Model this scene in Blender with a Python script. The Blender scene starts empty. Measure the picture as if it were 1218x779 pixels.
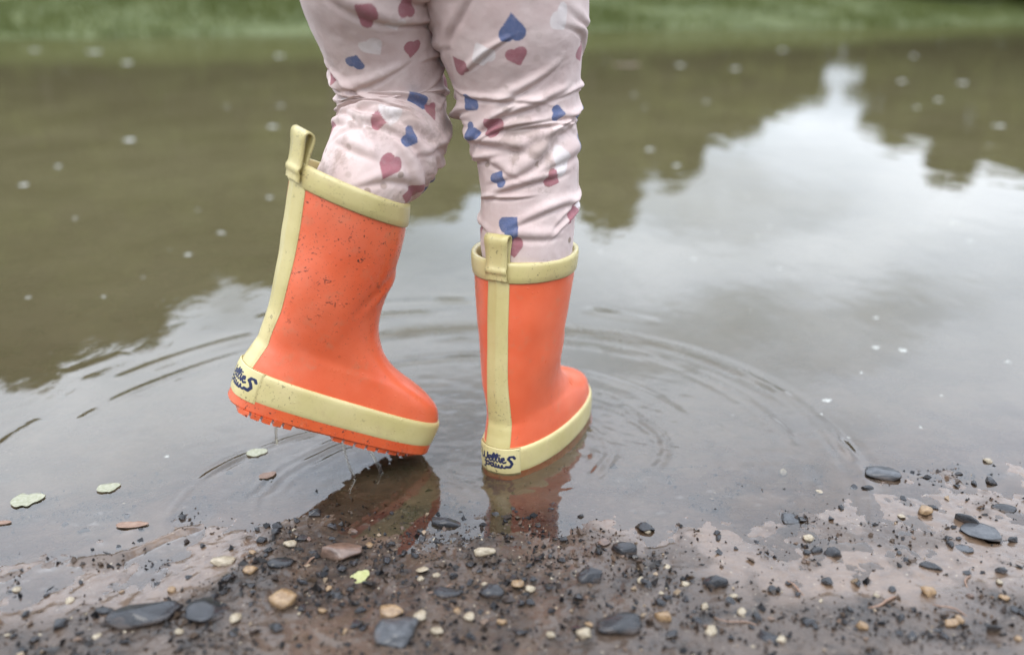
import bpy, bmesh, math, random
import numpy as np
from mathutils import Matrix, Vector

S = bpy.context.scene
COL = S.collection
rad = math.radians

# ------------------------------------------------------------------ camera
CAM_H, PITCH, FPX = 0.40, rad(20.5), 1050.0        # 1050 px focal length on a 1218 px wide frame
cam_d = bpy.data.cameras.new('camera')
cam = bpy.data.objects.new('camera', cam_d)
COL.objects.link(cam)
cam.location = (0, 0, CAM_H)
cam.rotation_euler = (math.pi / 2 - PITCH, 0, 0)
cam_d.sensor_width = 36.0
cam_d.lens = 36.0 * FPX / 1218.0
cam_d.clip_start, cam_d.clip_end = 0.02, 3000
cam_d.dof.use_dof = True
cam_d.dof.focus_distance = 0.74
cam_d.dof.aperture_fstop = 2.8
S.camera = cam

# ------------------------------------------------------------------ sky, sun, exposure
SUN_EL, SUN_AZ = rad(52), rad(205)                 # azimuth clockwise from +Y
world = bpy.data.worlds.new('World')
S.world = world
world.use_nodes = True
wt = world.node_tree
wt.nodes.clear()
def wn(t, **k):
    n = wt.nodes.new(t)
    for a, b in k.items(): setattr(n, a, b)
    return n
sky = wn('ShaderNodeTexSky', sky_type='NISHITA', sun_disc=False)
sky.sun_elevation, sky.sun_rotation = SUN_EL, SUN_AZ
sky.air_density, sky.dust_density, sky.ozone_density = 1.0, 2.0, 1.0
tc = wn('ShaderNodeTexCoord')
sep = wn('ShaderNodeSeparateXYZ')
wt.links.new(tc.outputs['Generated'], sep.inputs[0])
zc = wn('ShaderNodeMath', operation='MAXIMUM'); zc.inputs[1].default_value = 0.0
wt.links.new(sep.outputs[2], zc.inputs[0])
za = wn('ShaderNodeMath', operation='ADD'); za.inputs[1].default_value = 0.22
wt.links.new(zc.outputs[0], za.inputs[0])
cmb = wn('ShaderNodeCombineXYZ')
for i in (0, 1):
    dv = wn('ShaderNodeMath', operation='DIVIDE')
    wt.links.new(sep.outputs[i], dv.inputs[0]); wt.links.new(za.outputs[0], dv.inputs[1])
    wt.links.new(dv.outputs[0], cmb.inputs[i])
mp = wn('ShaderNodeMapping'); mp.inputs['Location'].default_value = (8.3, 2.9, 0.0)
wt.links.new(cmb.outputs[0], mp.inputs[0])
cn = wn('ShaderNodeTexNoise'); cn.inputs['Scale'].default_value = 1.25; cn.inputs['Detail'].default_value = 5; cn.inputs['Roughness'].default_value = .48
cn.inputs['Distortion'].default_value = .5
wt.links.new(mp.outputs[0], cn.inputs['Vector'])
cr = wn('ShaderNodeValToRGB')                       # grey to white cloud sheet
e = cr.color_ramp.elements
e[0].position, e[0].color = .36, (.44, .45, .455, 1)
e[1].position, e[1].color = .68, (1, 1, 1, 1)
m_ = e.new(.5); m_.color = (.74, .76, .785, 1)
wt.links.new(cn.outputs['Fac'], cr.inputs['Fac'])
sc_ = wn('ShaderNodeMixRGB', blend_type='MULTIPLY'); sc_.inputs[0].default_value = 1
sc_.inputs[2].default_value = (14.0, 15.0, 16.8, 1)
ce = wn('ShaderNodeMath', operation='MULTIPLY_ADD'); ce.inputs[1].default_value = 1.32; ce.inputs[2].default_value = .37   # overcast sky: about four times brighter overhead than at the horizon
wt.links.new(zc.outputs[0], ce.inputs[0])
cg = wn('ShaderNodeVectorMath', operation='SCALE')
wt.links.new(cr.outputs[0], cg.inputs[0]); wt.links.new(ce.outputs[0], cg.inputs['Scale'])
wt.links.new(cg.outputs[0], sc_.inputs[1])
cv = wn('ShaderNodeTexNoise'); cv.inputs['Scale'].default_value = .9; cv.inputs['Detail'].default_value = 4
mp2 = wn('ShaderNodeMapping'); mp2.inputs['Location'].default_value = (-5.2, 7.4, 2.0)
wt.links.new(cmb.outputs[0], mp2.inputs[0]); wt.links.new(mp2.outputs[0], cv.inputs['Vector'])
cvr = wn('ShaderNodeMapRange'); cvr.inputs[1].default_value = .30; cvr.inputs[2].default_value = .55; cvr.inputs[3].default_value = .55; cvr.inputs[4].default_value = 1.0
wt.links.new(cv.outputs['Fac'], cvr.inputs[0])
mixs = wn('ShaderNodeMixRGB')
wt.links.new(cvr.outputs[0], mixs.inputs[0]); wt.links.new(sky.outputs[0], mixs.inputs[1]); wt.links.new(sc_.outputs[0], mixs.inputs[2])
bg = wn('ShaderNodeBackground'); bg.inputs['Strength'].default_value = 0.13
wt.links.new(mixs.outputs[0], bg.inputs[0])
wo = wn('ShaderNodeOutputWorld')
wt.links.new(bg.outputs[0], wo.inputs[0])

sun_d = bpy.data.lights.new('sun', 'SUN')
sun_d.energy, sun_d.angle, sun_d.color = 0.7, rad(25), (1, .96, .9)
sun = bpy.data.objects.new('sun', sun_d)
COL.objects.link(sun)
sd = Vector((math.sin(SUN_AZ) * math.cos(SUN_EL), math.cos(SUN_AZ) * math.cos(SUN_EL), math.sin(SUN_EL)))
sun.rotation_euler = (-sd).to_track_quat('-Z', 'Y').to_euler()
sun.location = sd * 20

S.view_settings.view_transform = 'Standard'
S.view_settings.look = 'None'
S.view_settings.exposure = 0.80
S.view_settings.gamma = 1.0
S.render.engine = 'CYCLES'
S.cycles.use_denoising = True
S.cycles.max_bounces = 8
S.cycles.transparent_max_bounces = 12
S.cycles.caustics_reflective = False
S.cycles.caustics_refractive = False
S.cycles.sample_clamp_indirect = 6

# ------------------------------------------------------------------ helpers
def tag(o, label=None, cat=None, group=None, kind=None):
    if label: o['label'] = label
    if cat: o['category'] = cat
    if group: o['group'] = group
    if kind: o['kind'] = kind
    return o

def mesh_np(name, V, Fq, smooth=True):
    me = bpy.data.meshes.new(name)
    V = np.asarray(V, np.float32); Fq = np.asarray(Fq, np.int32)
    k = Fq.shape[1]
    me.vertices.add(len(V)); me.vertices.foreach_set('co', V.ravel())
    me.loops.add(Fq.size); me.loops.foreach_set('vertex_index', Fq.ravel())
    me.polygons.add(len(Fq)); me.polygons.foreach_set('loop_start', np.arange(0, Fq.size, k, dtype=np.int32))
    me.update(calc_edges=True); me.validate()
    me.polygons.foreach_set('use_smooth', np.full(len(me.polygons), smooth))
    return me

def link(name, me, mat=None, parent=None, loc=(0, 0, 0)):
    o = bpy.data.objects.new(name, me)
    COL.objects.link(o)
    if mat is not None and me is not None and not me.materials: me.materials.append(mat)
    if parent: o.parent = parent
    o.location = loc
    return o

def attr(me, name, vals, color=False):
    if color:
        a = me.color_attributes.new(name, 'FLOAT_COLOR', 'POINT')
        a.data.foreach_set('color', np.asarray(vals, np.float32).ravel())
    else:
        a = me.attributes.new(name, 'FLOAT', 'POINT')
        a.data.foreach_set('value', np.asarray(vals, np.float32).ravel())

def gridfaces(nv, nu, wrap=False):
    i = np.arange(nv - 1)[:, None]; n = nu if wrap else nu - 1
    j = np.arange(n)[None, :]; j2 = (j + 1) % nu
    return np.stack([i * nu + j, i * nu + j2, (i + 1) * nu + j2, (i + 1) * nu + j], -1).reshape(-1, 4)

def _h(ix, iy, iz, seed):
    n = (ix.astype(np.int64) * 374761393 + iy.astype(np.int64) * 668265263 + iz.astype(np.int64) * 2147483647 + seed * 974711) & 0xffffffff
    n = ((n ^ (n >> 13)) * 1274126177) & 0xffffffff
    n = ((n ^ (n >> 16)) * 2246822519) & 0xffffffff
    return ((n ^ (n >> 15)) & 0xffffff) / float(0xffffff)

def noise(x, y, z=0.0, seed=0):
    """smooth value noise in -1..1"""
    x, y, z = np.broadcast_arrays(np.asarray(x, float), np.asarray(y, float), np.asarray(z, float))
    fx, fy, fz = np.floor(x), np.floor(y), np.floor(z)
    u, v, w = x - fx, y - fy, z - fz
    u = u * u * u * (u * (u * 6 - 15) + 10); v = v * v * v * (v * (v * 6 - 15) + 10); w = w * w * w * (w * (w * 6 - 15) + 10)
    r = 0
    for a in (0, 1):
        for b in (0, 1):
            for c in (0, 1):
                r = r + _h(fx + a, fy + b, fz + c, seed) * (u if a else 1 - u) * (v if b else 1 - v) * (w if c else 1 - w)
    return r * 2 - 1

def fbm(x, y, z=0.0, seed=0, oct=4, gain=.5):
    t, a, n = 0, 1.0, 0
    for k in range(oct):
        t = t + a * noise(x * 2.03 ** k + 17.3 * k, y * 2.03 ** k - 9.1 * k, np.asarray(z) * 2.03 ** k, seed + k)
        n += a; a *= gain
    return t / n

def sstep(a, b, x):
    t = np.clip((x - a) / (b - a), 0, 1)
    return t * t * (3 - 2 * t)

# ------------------------------------------------------------------ materials
class NT:
    def __init__(s, name):
        s.m = bpy.data.materials.new(name); s.m.use_nodes = True
        s.t = s.m.node_tree; s.t.nodes.clear()
        s.out = s.t.nodes.new('ShaderNodeOutputMaterial')
        s.tc = s.t.nodes.new('ShaderNodeTexCoord')
    def n(s, typ, ins=None, **k):
        nd = s.t.nodes.new(typ)
        for a, b in k.items(): setattr(nd, a, b)
        for a, b in (ins or {}).items():
            if isinstance(b, bpy.types.NodeSocket): s.t.links.new(b, nd.inputs[a])
            else: nd.inputs[a].default_value = b
        return nd
    def noise(s, scale, detail=3, rough=.5, vec=None, dist=0.0):
        return s.n('ShaderNodeTexNoise', {'Vector': vec or s.tc.outputs['Object'], 'Scale': scale, 'Detail': detail, 'Roughness': rough, 'Distortion': dist}).outputs['Fac']
    def ramp(s, v, a, b, lo=0.0, hi=1.0):
        return s.n('ShaderNodeMapRange', {0: v, 1: a, 2: b, 3: lo, 4: hi}, clamp=True).outputs[0]
    def mix(s, f, a, b, blend='MIX'):
        return s.n('ShaderNodeMixRGB', {0: f, 1: a, 2: b}, blend_type=blend).outputs[0]
    def math(s, op, a, b=0.0):
        return s.n('ShaderNodeMath', {0: a, 1: b}, operation=op).outputs[0]
    def bump(s, h, strength=.3, dist=.001, normal=None):
        i = {'Strength': strength, 'Distance': dist, 'Height': h}
        if normal: i['Normal'] = normal
        return s.n('ShaderNodeBump', i).outputs[0]
    def bsdf(s, **k):
        b = s.n('ShaderNodeBsdfPrincipled', {a.replace('_', ' '): v for a, v in k.items()})
        s.t.links.new(b.outputs[0], s.out.inputs[0]); return b
def rgb(r, g, b): return (r, g, b, 1.0)

def rand_vec(N, scale=3.7):
    oi = N.n('ShaderNodeObjectInfo')
    off = N.n('ShaderNodeVectorMath', {0: N.n('ShaderNodeCombineXYZ', {0: oi.outputs['Random'], 1: N.math('MULTIPLY', oi.outputs['Random'], 2.7), 2: N.math('MULTIPLY', oi.outputs['Random'], -1.9)}).outputs[0], 'Scale': scale}, operation='SCALE').outputs[0]
    return N.n('ShaderNodeVectorMath', {0: N.tc.outputs['Object'], 1: off}, operation='ADD').outputs[0], oi.outputs['Random']

def mud_specks(N, vec, amount, high=False):
    """0..1 mask of dried mud flecks: fine pepper plus some stretched scratches"""
    zone = N.ramp(N.noise(22, 3, .6, vec), .50 - amount * .22, .66 - amount * .15)
    fine = N.ramp(N.noise(620, 2, .6, vec), .655, .69)
    mid = N.ramp(N.noise(210, 3, .7, vec, .5), .635, .66)
    big = N.ramp(N.noise(130, 4, .8, vec, .8), .675, .69)
    if high:                                            # splashed mostly over the upper shaft
        z_ = N.n('ShaderNodeSeparateXYZ', {0: N.tc.outputs['Object']}).outputs[2]
        zone = N.math('MULTIPLY', N.ramp(z_, .06, .15, .12, 1.0), N.math('MAXIMUM', zone, N.ramp(N.noise(40, 3, .6, vec), .40, .55)))
    a = N.math('MULTIPLY', N.math('MAXIMUM', fine, mid), zone)
    b = N.math('MULTIPLY', big, N.ramp(N.noise(14, 2, .5, vec), .46, .56))
    return N.math('MAXIMUM', a, b)

def mat_rubber(name, col, col2, amount, rough=.42, high=False):
    N = NT(name)
    vec, rnd = rand_vec(N)
    base = N.mix(N.ramp(N.noise(26, 4, .55, vec), .35, .7), col, col2)
    base = N.mix(N.ramp(N.noise(11, 5, .65, vec), .52, .70, 0, .20), base, N.mix(.5, col2, rgb(.75, .45, .33)))
    smear = N.math('MULTIPLY', N.ramp(N.noise(55, 5, .7, vec), .56, .74), .30)
    base = N.mix(smear, base, rgb(.34, .22, .13))
    sp = mud_specks(N, vec, amount, high)
    sp = N.math('MULTIPLY', sp, min(1.0, amount * 2.2))
    base = N.mix(N.math('MULTIPLY', sp, .92), base, rgb(.016, .010, .007))
    ro = N.ramp(N.noise(40, 4, .6, vec), .3, .7, rough - .12, rough + .14)
    ro = N.math('MAXIMUM', ro, N.math('MULTIPLY', sp, .8))
    vo = N.n('ShaderNodeTexVoronoi', {'Vector': vec, 'Scale': 330.0})
    bead = N.math('MULTIPLY', N.ramp(vo.outputs['Distance'], .05, .34, 1, 0), N.ramp(N.n('ShaderNodeSeparateColor', {0: vo.outputs['Color']}).outputs[0], .84, .86))
    bead = N.math('MULTIPLY', bead, N.ramp(N.noise(30, 3, .6, vec), .48, .58))        # beads of water
    h = N.math('ADD', N.math('ADD', N.math('MULTIPLY', sp, 1.0), N.math('MULTIPLY', bead, 1.6)), N.math('MULTIPLY', N.noise(300, 3, .6, vec), .25))
    N.bsdf(Base_Color=base, Roughness=ro, Normal=N.bump(h, .35, .0006), Specular_IOR_Level=.5, Coat_Weight=N.math('SUBTRACT', .20, N.math('MULTIPLY', sp, .20)), Coat_Roughness=.09)
    return N.m

M = {}
M['orange'] = mat_rubber('splashed_orange_rubber', rgb(.64, .105, .038), rgb(.69, .138, .058), 1.0, .34, True)
M['orange_clean'] = mat_rubber('orange_rubber', rgb(.64, .105, .038), rgb(.69, .138, .058), .14, .38)
M['cream'] = mat_rubber('pale_yellow_rubber', rgb(.47, .395, .160), rgb(.55, .470, .22), .30, .40)
M['outsole'] = mat_rubber('outsole_orange_rubber', rgb(.52, .075, .02), rgb(.60, .11, .032), .9, .32)

def mat_patch():
    N = NT('heel_patch_print')
    vec, rnd = rand_vec(N)
    a = N.n('ShaderNodeAttribute', attribute_name='ink').outputs['Fac']
    ink = N.ramp(a, -.08, .08, 1.0, 0.0)
    base = N.mix(N.ramp(N.noise(30, 4, .5, vec), .35, .7), rgb(.52, .44, .195), rgb(.58, .50, .25))
    base = N.mix(ink, base, rgb(.012, .018, .06))
    sp = mud_specks(N, vec, .2)
    base = N.mix(sp, base, rgb(.05, .03, .02))
    N.bsdf(Base_Color=base, Roughness=.42, Normal=N.bump(N.math('MULTIPLY', ink, 1.0), .5, .0007))
    return N.m
M['patch'] = mat_patch()

def mat_fabric():
    N = NT('printed_cotton')
    hd = N.n('ShaderNodeAttribute', attribute_name='heart').outputs['Fac']
    hc = N.n('ShaderNodeAttribute', attribute_name='print_colour').outputs['Color']
    o = N.tc.outputs['Object']
    edge = N.math('ADD', hd, N.math('MULTIPLY', N.math('SUBTRACT', N.noise(900, 2), .5), .0014))
    inside = N.ramp(edge, -.0005, .0004, .94, 0.0)
    weave = N.noise(1500, 2, .6)
    pink = N.mix(N.ramp(N.noise(35, 4, .6), .35, .7), rgb(.56, .425, .390), rgb(.63, .515, .475))
    pink = N.mix(N.ramp(weave, .3, .7, 0, .16), pink, rgb(.70, .62, .60))
    ink = N.mix(N.ramp(weave, .35, .7, 0, .35), hc, N.mix(.45, hc, rgb(.5, .42, .42)))
    ink = N.mix(N.ramp(N.noise(120, 4, .6), .5, .75, 0, .22), ink, rgb(.50, .41, .41))
    c = N.mix(inside, pink, ink)
    # dried mud: soaked blotches and splashed dots
    bl = N.math('MULTIPLY', N.ramp(N.noise(19, 5, .72), .545, .61), .62)
    gz = N.ramp(N.n('ShaderNodeSeparateXYZ', {0: o}).outputs[2], .37, .22, .15, 1.0)
    bl = N.math('MULTIPLY', bl, gz)
    vo = N.n('ShaderNodeTexVoronoi', {'Vector': o, 'Scale': 75.0, 'Randomness': 1.0})
    dots = N.math('MULTIPLY', N.ramp(vo.outputs['Distance'], .16, .26, 1, 0), N.ramp(N.n('ShaderNodeSeparateColor', {0: vo.outputs['Color']}).outputs[0], .72, .78))
    dots = N.math('MULTIPLY', dots, N.math('MULTIPLY', gz, .85))
    c = N.mix(N.math('MAXIMUM', bl, dots), c, rgb(.20, .135, .09))
    hgt = N.math('ADD', N.math('MULTIPLY', weave, .5), N.math('MULTIPLY', N.noise(160, 4, .6), 1.0))
    N.bsdf(Base_Color=c, Roughness=.9, Sheen_Weight=.15, Specular_IOR_Level=.2, Normal=N.bump(hgt, .35, .0012))
    return N.m
M['fabric'] = mat_fabric()

def mat_plain(name, col, col2, rough, scale=60, bump=.3, bd=.002, spec=.5, coat=0.0, mud=0.0):
    N = NT(name)
    vec, rnd = rand_vec(N)
    base = N.mix(N.ramp(N.noise(scale, 4, .6, vec), .35, .68), col, col2)
    base = N.mix(N.ramp(rnd, 0, 1, 0, .35), base, N.mix(.5, base, rgb(.02, .018, .016)))
    if mud:                                                 # silt clinging to the bedded side and in hollows
        z_ = N.n('ShaderNodeSeparateXYZ', {0: N.tc.outputs['Object']}).outputs[2]
        lo = N.ramp(N.math('ADD', z_, N.math('MULTIPLY', N.noise(4, 4, .65, vec), .9)), .34, .58, mud, 0.0)
        base = N.mix(lo, base, rgb(.085, .056, .038))
    N.bsdf(Base_Color=base, Roughness=rough, Specular_IOR_Level=spec, Coat_Weight=coat, Coat_Roughness=.06, Normal=N.bump(N.noise(scale * 3, 4, .65, vec), bump, bd))
    return N.m
M['shirt'] = mat_plain('knit_top', rgb(.45, .47, .52), rgb(.5, .52, .57), .9)
M['stone_black'] = mat_plain('wet_black_slate', rgb(.005, .0055, .007), rgb(.016, .017, .020), .24, 5, .7, .0016, .35, .45, .5)
M['stone_grey'] = mat_plain('grey_stone', rgb(.030, .033, .037), rgb(.075, .077, .080), .34, 5, .7, .0016, .4, .4, .5)
M['stone_brown'] = mat_plain('brown_flint', rgb(.075, .045, .032), rgb(.16, .10, .07), .32, 4, .5, .0012, .4, .35, .6)
M['stone_tan'] = mat_plain('tan_quartz_pebble', rgb(.17, .10, .045), rgb(.32, .21, .105), .34, 5, .5, .0012, .4, .35, .8)
M['stone_cream'] = mat_plain('cream_pebble', rgb(.22, .175, .11), rgb(.40, .335, .235), .36, 5, .5, .0012, .4, .3, .8)
M['leaf_pale'] = mat_plain('pale_soaked_leaf', rgb(.25, .25, .155), rgb(.38, .37, .27), .5, 380, .4, .001)
M['leaf_brown'] = mat_plain('brown_soaked_leaf', rgb(.16, .09, .055), rgb(.24, .15, .10), .45, 200, .4, .001)
M['leaf_yellow'] = mat_plain('yellow_green_leaf', rgb(.30, .31, .12), rgb(.40, .40, .20), .45, 150, .3, .001)
M['foam'] = mat_plain('scum_foam', rgb(.34, .34, .30), rgb(.46, .46, .42), .5, 500, .4, .001)
M['bark'] = mat_plain('tree_bark', rgb(.06, .05, .04), rgb(.12, .10, .08), .9, 8, .6, .03)

def mat_leafmass(name, a, b, c):
    N = NT(name)
    col = N.mix(N.ramp(N.noise(1.6, 3, .6), .35, .65), a, b)
    col = N.mix(N.ramp(N.noise(9, 2, .6), .45, .75), col, c)
    d = N.n('ShaderNodeBsdfDiffuse', {'Color': col})
    t = N.n('ShaderNodeBsdfTranslucent', {'Color': col})
    x = N.n('ShaderNodeMixShader', {0: .35, 1: d.outputs[0], 2: t.outputs[0]})
    N.t.links.new(x.outputs[0], N.out.inputs[0])
    return N.m
M['foliage'] = mat_leafmass('tree_foliage', rgb(.030, .042, .013), rgb(.062, .075, .022), rgb(.09, .098, .034))
M['foliage2'] = mat_leafmass('light_tree_foliage', rgb(.045, .056, .016), rgb(.085, .098, .026), rgb(.12, .12, .038))
M['grass'] = mat_leafmass('bank_grass', rgb(.070, .088, .026), rgb(.105, .122, .038), rgb(.14, .146, .06))

def mat_ground():
    N = NT('wet_mud')
    o = N.tc.outputs['Object']
    sp = N.n('ShaderNodeSeparateXYZ', {0: o})
    grit = N.n('ShaderNodeAttribute', attribute_name='grit').outputs['Fac']
    n1, n2, n3 = N.noise(14, 5, .62), N.noise(70, 5, .65), N.noise(420, 3, .6)
    base = N.mix(N.ramp(n1, .32, .68), rgb(.068, .042, .026), rgb(.150, .098, .062))
    base = N.mix(N.ramp(n2, .48, .70, 0, .7), base, rgb(.060, .041, .029))
    dark = N.mix(N.ramp(n2, .35, .65), rgb(.012, .009, .0065), rgb(.055, .036, .023))
    base = N.mix(grit, base, dark)
    base = N.mix(N.ramp(n3, .63, .69, 0, .5), base, rgb(.035, .03, .026))
    base = N.mix(N.ramp(N.noise(300, 2, .5), .70, .73, 0, .7), base, rgb(.30, .25, .18))
    # meadow soil and turf beyond the puddle
    far = N.ramp(N.math('SUBTRACT', sp.outputs[1], N.math('MULTIPLY', sp.outputs[0], .38)), 10.0, 11.4)
    turf = N.mix(N.ramp(N.noise(1.3, 5, .6), .35, .65), rgb(.065, .082, .022), rgb(.10, .115, .036))
    base = N.mix(far, base, turf)
    ro = N.ramp(n1, .35, .65, .20, .38)
    ro = N.math('ADD', ro, N.math('MULTIPLY', grit, .22))
    ro = N.math('MAXIMUM', ro, N.math('MULTIPLY', far, .9))
    hgt = N.math('MULTIPLY', N.math('ADD', N.math('MULTIPLY', n2, .8), N.math('MULTIPLY', n3, .45)), N.ramp(grit, 0, .7, .45, 1.0))
    wet = N.math('MULTIPLY', N.math('SUBTRACT', 1.0, far), N.ramp(grit, 0, .8, .7, .28))
    N.bsdf(Base_Color=base, Roughness=ro, Specular_IOR_Level=.45, Normal=N.bump(hgt, .6, .0025), Coat_Weight=wet, Coat_Roughness=.06, Coat_IOR=1.42, Coat_Normal=N.bump(n2, .40, .0016))
    return N.m
M['ground'] = mat_ground()

def mat_water():
    N = NT('puddle_water')
    murk = N.n('ShaderNodeAttribute', attribute_name='murk').outputs['Fac']
    o = N.tc.outputs['Object']
    st = N.n('ShaderNodeMapping', {0: o, 'Scale': (1.0, .55, 1.0)}).outputs[0]
    h = N.math('ADD', N.math('MULTIPLY', N.noise(9, 3, .5, st), 1.0), N.math('MULTIPLY', N.noise(45, 3, .55, st), .10))
    nb = N.bump(h, .10, .012)
    tr = N.n('ShaderNodeBsdfTransparent', {'Color': rgb(.97, .955, .93)})
    silt = N.mix(N.ramp(N.noise(3, 4, .6), .35, .65), rgb(.128, .110, .054), rgb(.156, .134, .070))
    df = N.n('ShaderNodeBsdfDiffuse', {'Color': silt})
    body = N.n('ShaderNodeMixShader', {0: murk, 1: tr.outputs[0], 2: df.outputs[0]})
    gl = N.n('ShaderNodeBsdfGlossy', {'Color': rgb(1, 1, 1), 'Roughness': .012, 'Normal': nb})
    fr = N.n('ShaderNodeFresnel', {'IOR': 1.58, 'Normal': nb})
    x = N.n('ShaderNodeMixShader', {0: fr.outputs[0], 1: body.outputs[0], 2: gl.outputs[0]})
    N.t.links.new(x.outputs[0], N.out.inputs[0])
    return N.m
M['water'] = mat_water()

def mat_clear():
    N = NT('clear_water_film')
    g = N.n('ShaderNodeBsdfGlass', {'IOR': 1.33, 'Roughness': .0, 'Color': rgb(.92, .9, .86)})
    N.t.links.new(g.outputs[0], N.out.inputs[0])
    return N.m
M['clear'] = mat_clear()

# ------------------------------------------------------------------ ground sheet
SHX = np.array([-30, -1.2, -.45, -.37, -.318, -.27, -.21, -.165, -.124, -.082, -.032, .047, .103, .169, .246, .332, .475, 1.3, 30])
SHY = np.array([.40, .44, .500, .515, .535, .572, .598, .612, .600, .588, .594, .598, .598, .594, .600, .630, .665, .76, .9])

def ground_h(x, y):
    """height of the mud; the puddle surface lies at zero"""
    x = np.asarray(x, float); y = np.asarray(y, float)
    ys = np.interp(x, SHX, SHY) + .010 * fbm(x * 22, y * 22, 0, 5, 3)
    dy = ys - y                                             # positive on the dry side
    right = sstep(.06, .22, x)
    left = sstep(-.17, -.25, x)
    slope_w = .062 - .038 * np.maximum(right, left) * sstep(-.20, -.05, dy)
    flat = np.maximum(right, .8 * left)
    land = np.where(dy > 0, (.080 - .062 * flat) * dy + .10 * flat * np.maximum(dy - .075, 0), 0)
    land = np.minimum(land, .045 + .004 * np.clip(dy, 0, 30))
    wet = np.where(dy < 0, slope_w * dy, 0)
    wet = -.16 * (1 - np.exp(wet / .16))
    near = land + wet
    # the sheet ahead: out to the far bank, about eleven metres off
    bank = 11.6 + .38 * np.clip(x, -7, 9) + .8 * noise(x * .30, 3.1, 0, 8) + .35 * noise(x * 1.7, 1.2, 0, 9)
    side = np.maximum(np.abs(x) - 13, 0) * .05
    far = np.where(y > bank - 2.5, -.16 + sstep(-2.5, 0, y - bank) * .16 + np.maximum(y - bank, 0) * .10, -.16)
    far = np.minimum(far, .62 + .004 * np.maximum(y - 18, 0)) + side
    hh = np.maximum(near, far)
    nf = np.exp(-np.maximum(np.hypot(x, y - .6) - .6, 0) / .8)   # fine relief near the feet only
    shallow = np.exp(-np.maximum(-near, 0) / .02)
    hh = hh + nf * (.0027 * fbm(x * 26, y * 26, 0, 11, 4, .55) * (1 - .25 * flat) + .0009 * fbm(x * 120, y * 120, 0, 21, 3) * (.4 + .6 * shallow))
    # muddy ridge running into the water on one side
    d = np.abs((y - .590) - .62 * (x + .275) - .006 * np.sin(x * 90))
    hh = hh + .0042 * np.exp(-(d / .0055) ** 2) * sstep(-.345, -.31, x) * (1 - sstep(-.262, -.245, x))
    gr = gritmask(x, y)
    hh = hh + nf * gr * (.0016 * np.abs(fbm(x * 210, y * 210, 0, 31, 2)) + .0020 * np.maximum(fbm(x * 75, y * 75, 0, 41, 3), 0))
    return hh

def gritmask(x, y):
    """where the stony dark grit covers the mud: 0..1"""
    x = np.asarray(x, float); y = np.asarray(y, float)
    edge = np.interp(x, [-.5, -.36, -.27, -.21, -.16, -.06, .04, .09, .16, .25, .30, .40, .6], [.50, .505, .50, .555, .665, .66, .655, .60, .535, .515, .52, .54, .54])
    e2 = edge + .022 * fbm(x * 18, y * 18, 0, 51, 4)
    m = sstep(.012, -.030, y - e2)
    spots = sstep(.10, .36, fbm(x * 30, y * 30, 0, 61, 4)) * .55
    return np.clip(m * (.72 + .28 * fbm(x * 40, y * 40, 0, 71, 2)) + spots * (y < .72), 0, 1)

def graded(core0, core1, step, lo, hi, g=1.16):
    c = list(np.arange(core0, core1, step)); s = step; v = c[-1]
    while v < hi: s *= g; v += s; c.append(min(v, hi))
    s = step; v = c[0]; L = []
    while v > lo: s *= g; v -= s; L.append(max(v, lo))
    return np.array(L[::-1] + c)

def sheet(xs, ys, fn):
    X, Y = np.meshgrid(xs, ys)
    Z = fn(X.ravel(), Y.ravel())
    return np.stack([X.ravel(), Y.ravel(), Z], 1), gridfaces(len(ys), len(xs))

xs = graded(-.50, .56, .0017, -400, 400, 1.13)
ys = graded(.42, .86, .0017, -300, 900, 1.13)
V, Fq = sheet(xs, ys, ground_h)
me = mesh_np('ground', V, Fq)
attr(me, 'grit', gritmask(V[:, 0], V[:, 1]) * (V[:, 1] < 2))
tag(link('ground', me, M['ground']), kind='structure')

# ------------------------------------------------------------------ puddle water with ripple rings
def ring(x, y, cx, cy, r0, sig, lam, amp, a0=None, a1=None, soft=25, seed=0, ecc=1.0, base=.42):
    dx, dy = x - cx, (y - cy) * ecc
    r = np.hypot(dx, dy)
    an = np.degrees(np.arctan2(dy, dx))
    r = r + .006 * noise(an / 28.0, seed * 3.3, 0, 90 + seed)
    p = amp * np.exp(-((r - r0) / sig) ** 2) * np.cos(2 * math.pi * (r - r0) / lam)
    if a0 is not None:
        mid, half = (a0 + a1) / 2, (a1 - a0) / 2
        dd = np.abs((an - mid + 180) % 360 - 180)
        p = p * sstep(half + soft, half - soft * .2, dd)
    p = p * 3.0 * np.clip(base + .75 * noise(an / 15.0, 1.7 + seed, 0, 70 + seed) + .35 * noise(an / 5.0, 4.7 + seed, 0, 170 + seed), 0, 1.2)
    return p

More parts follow.
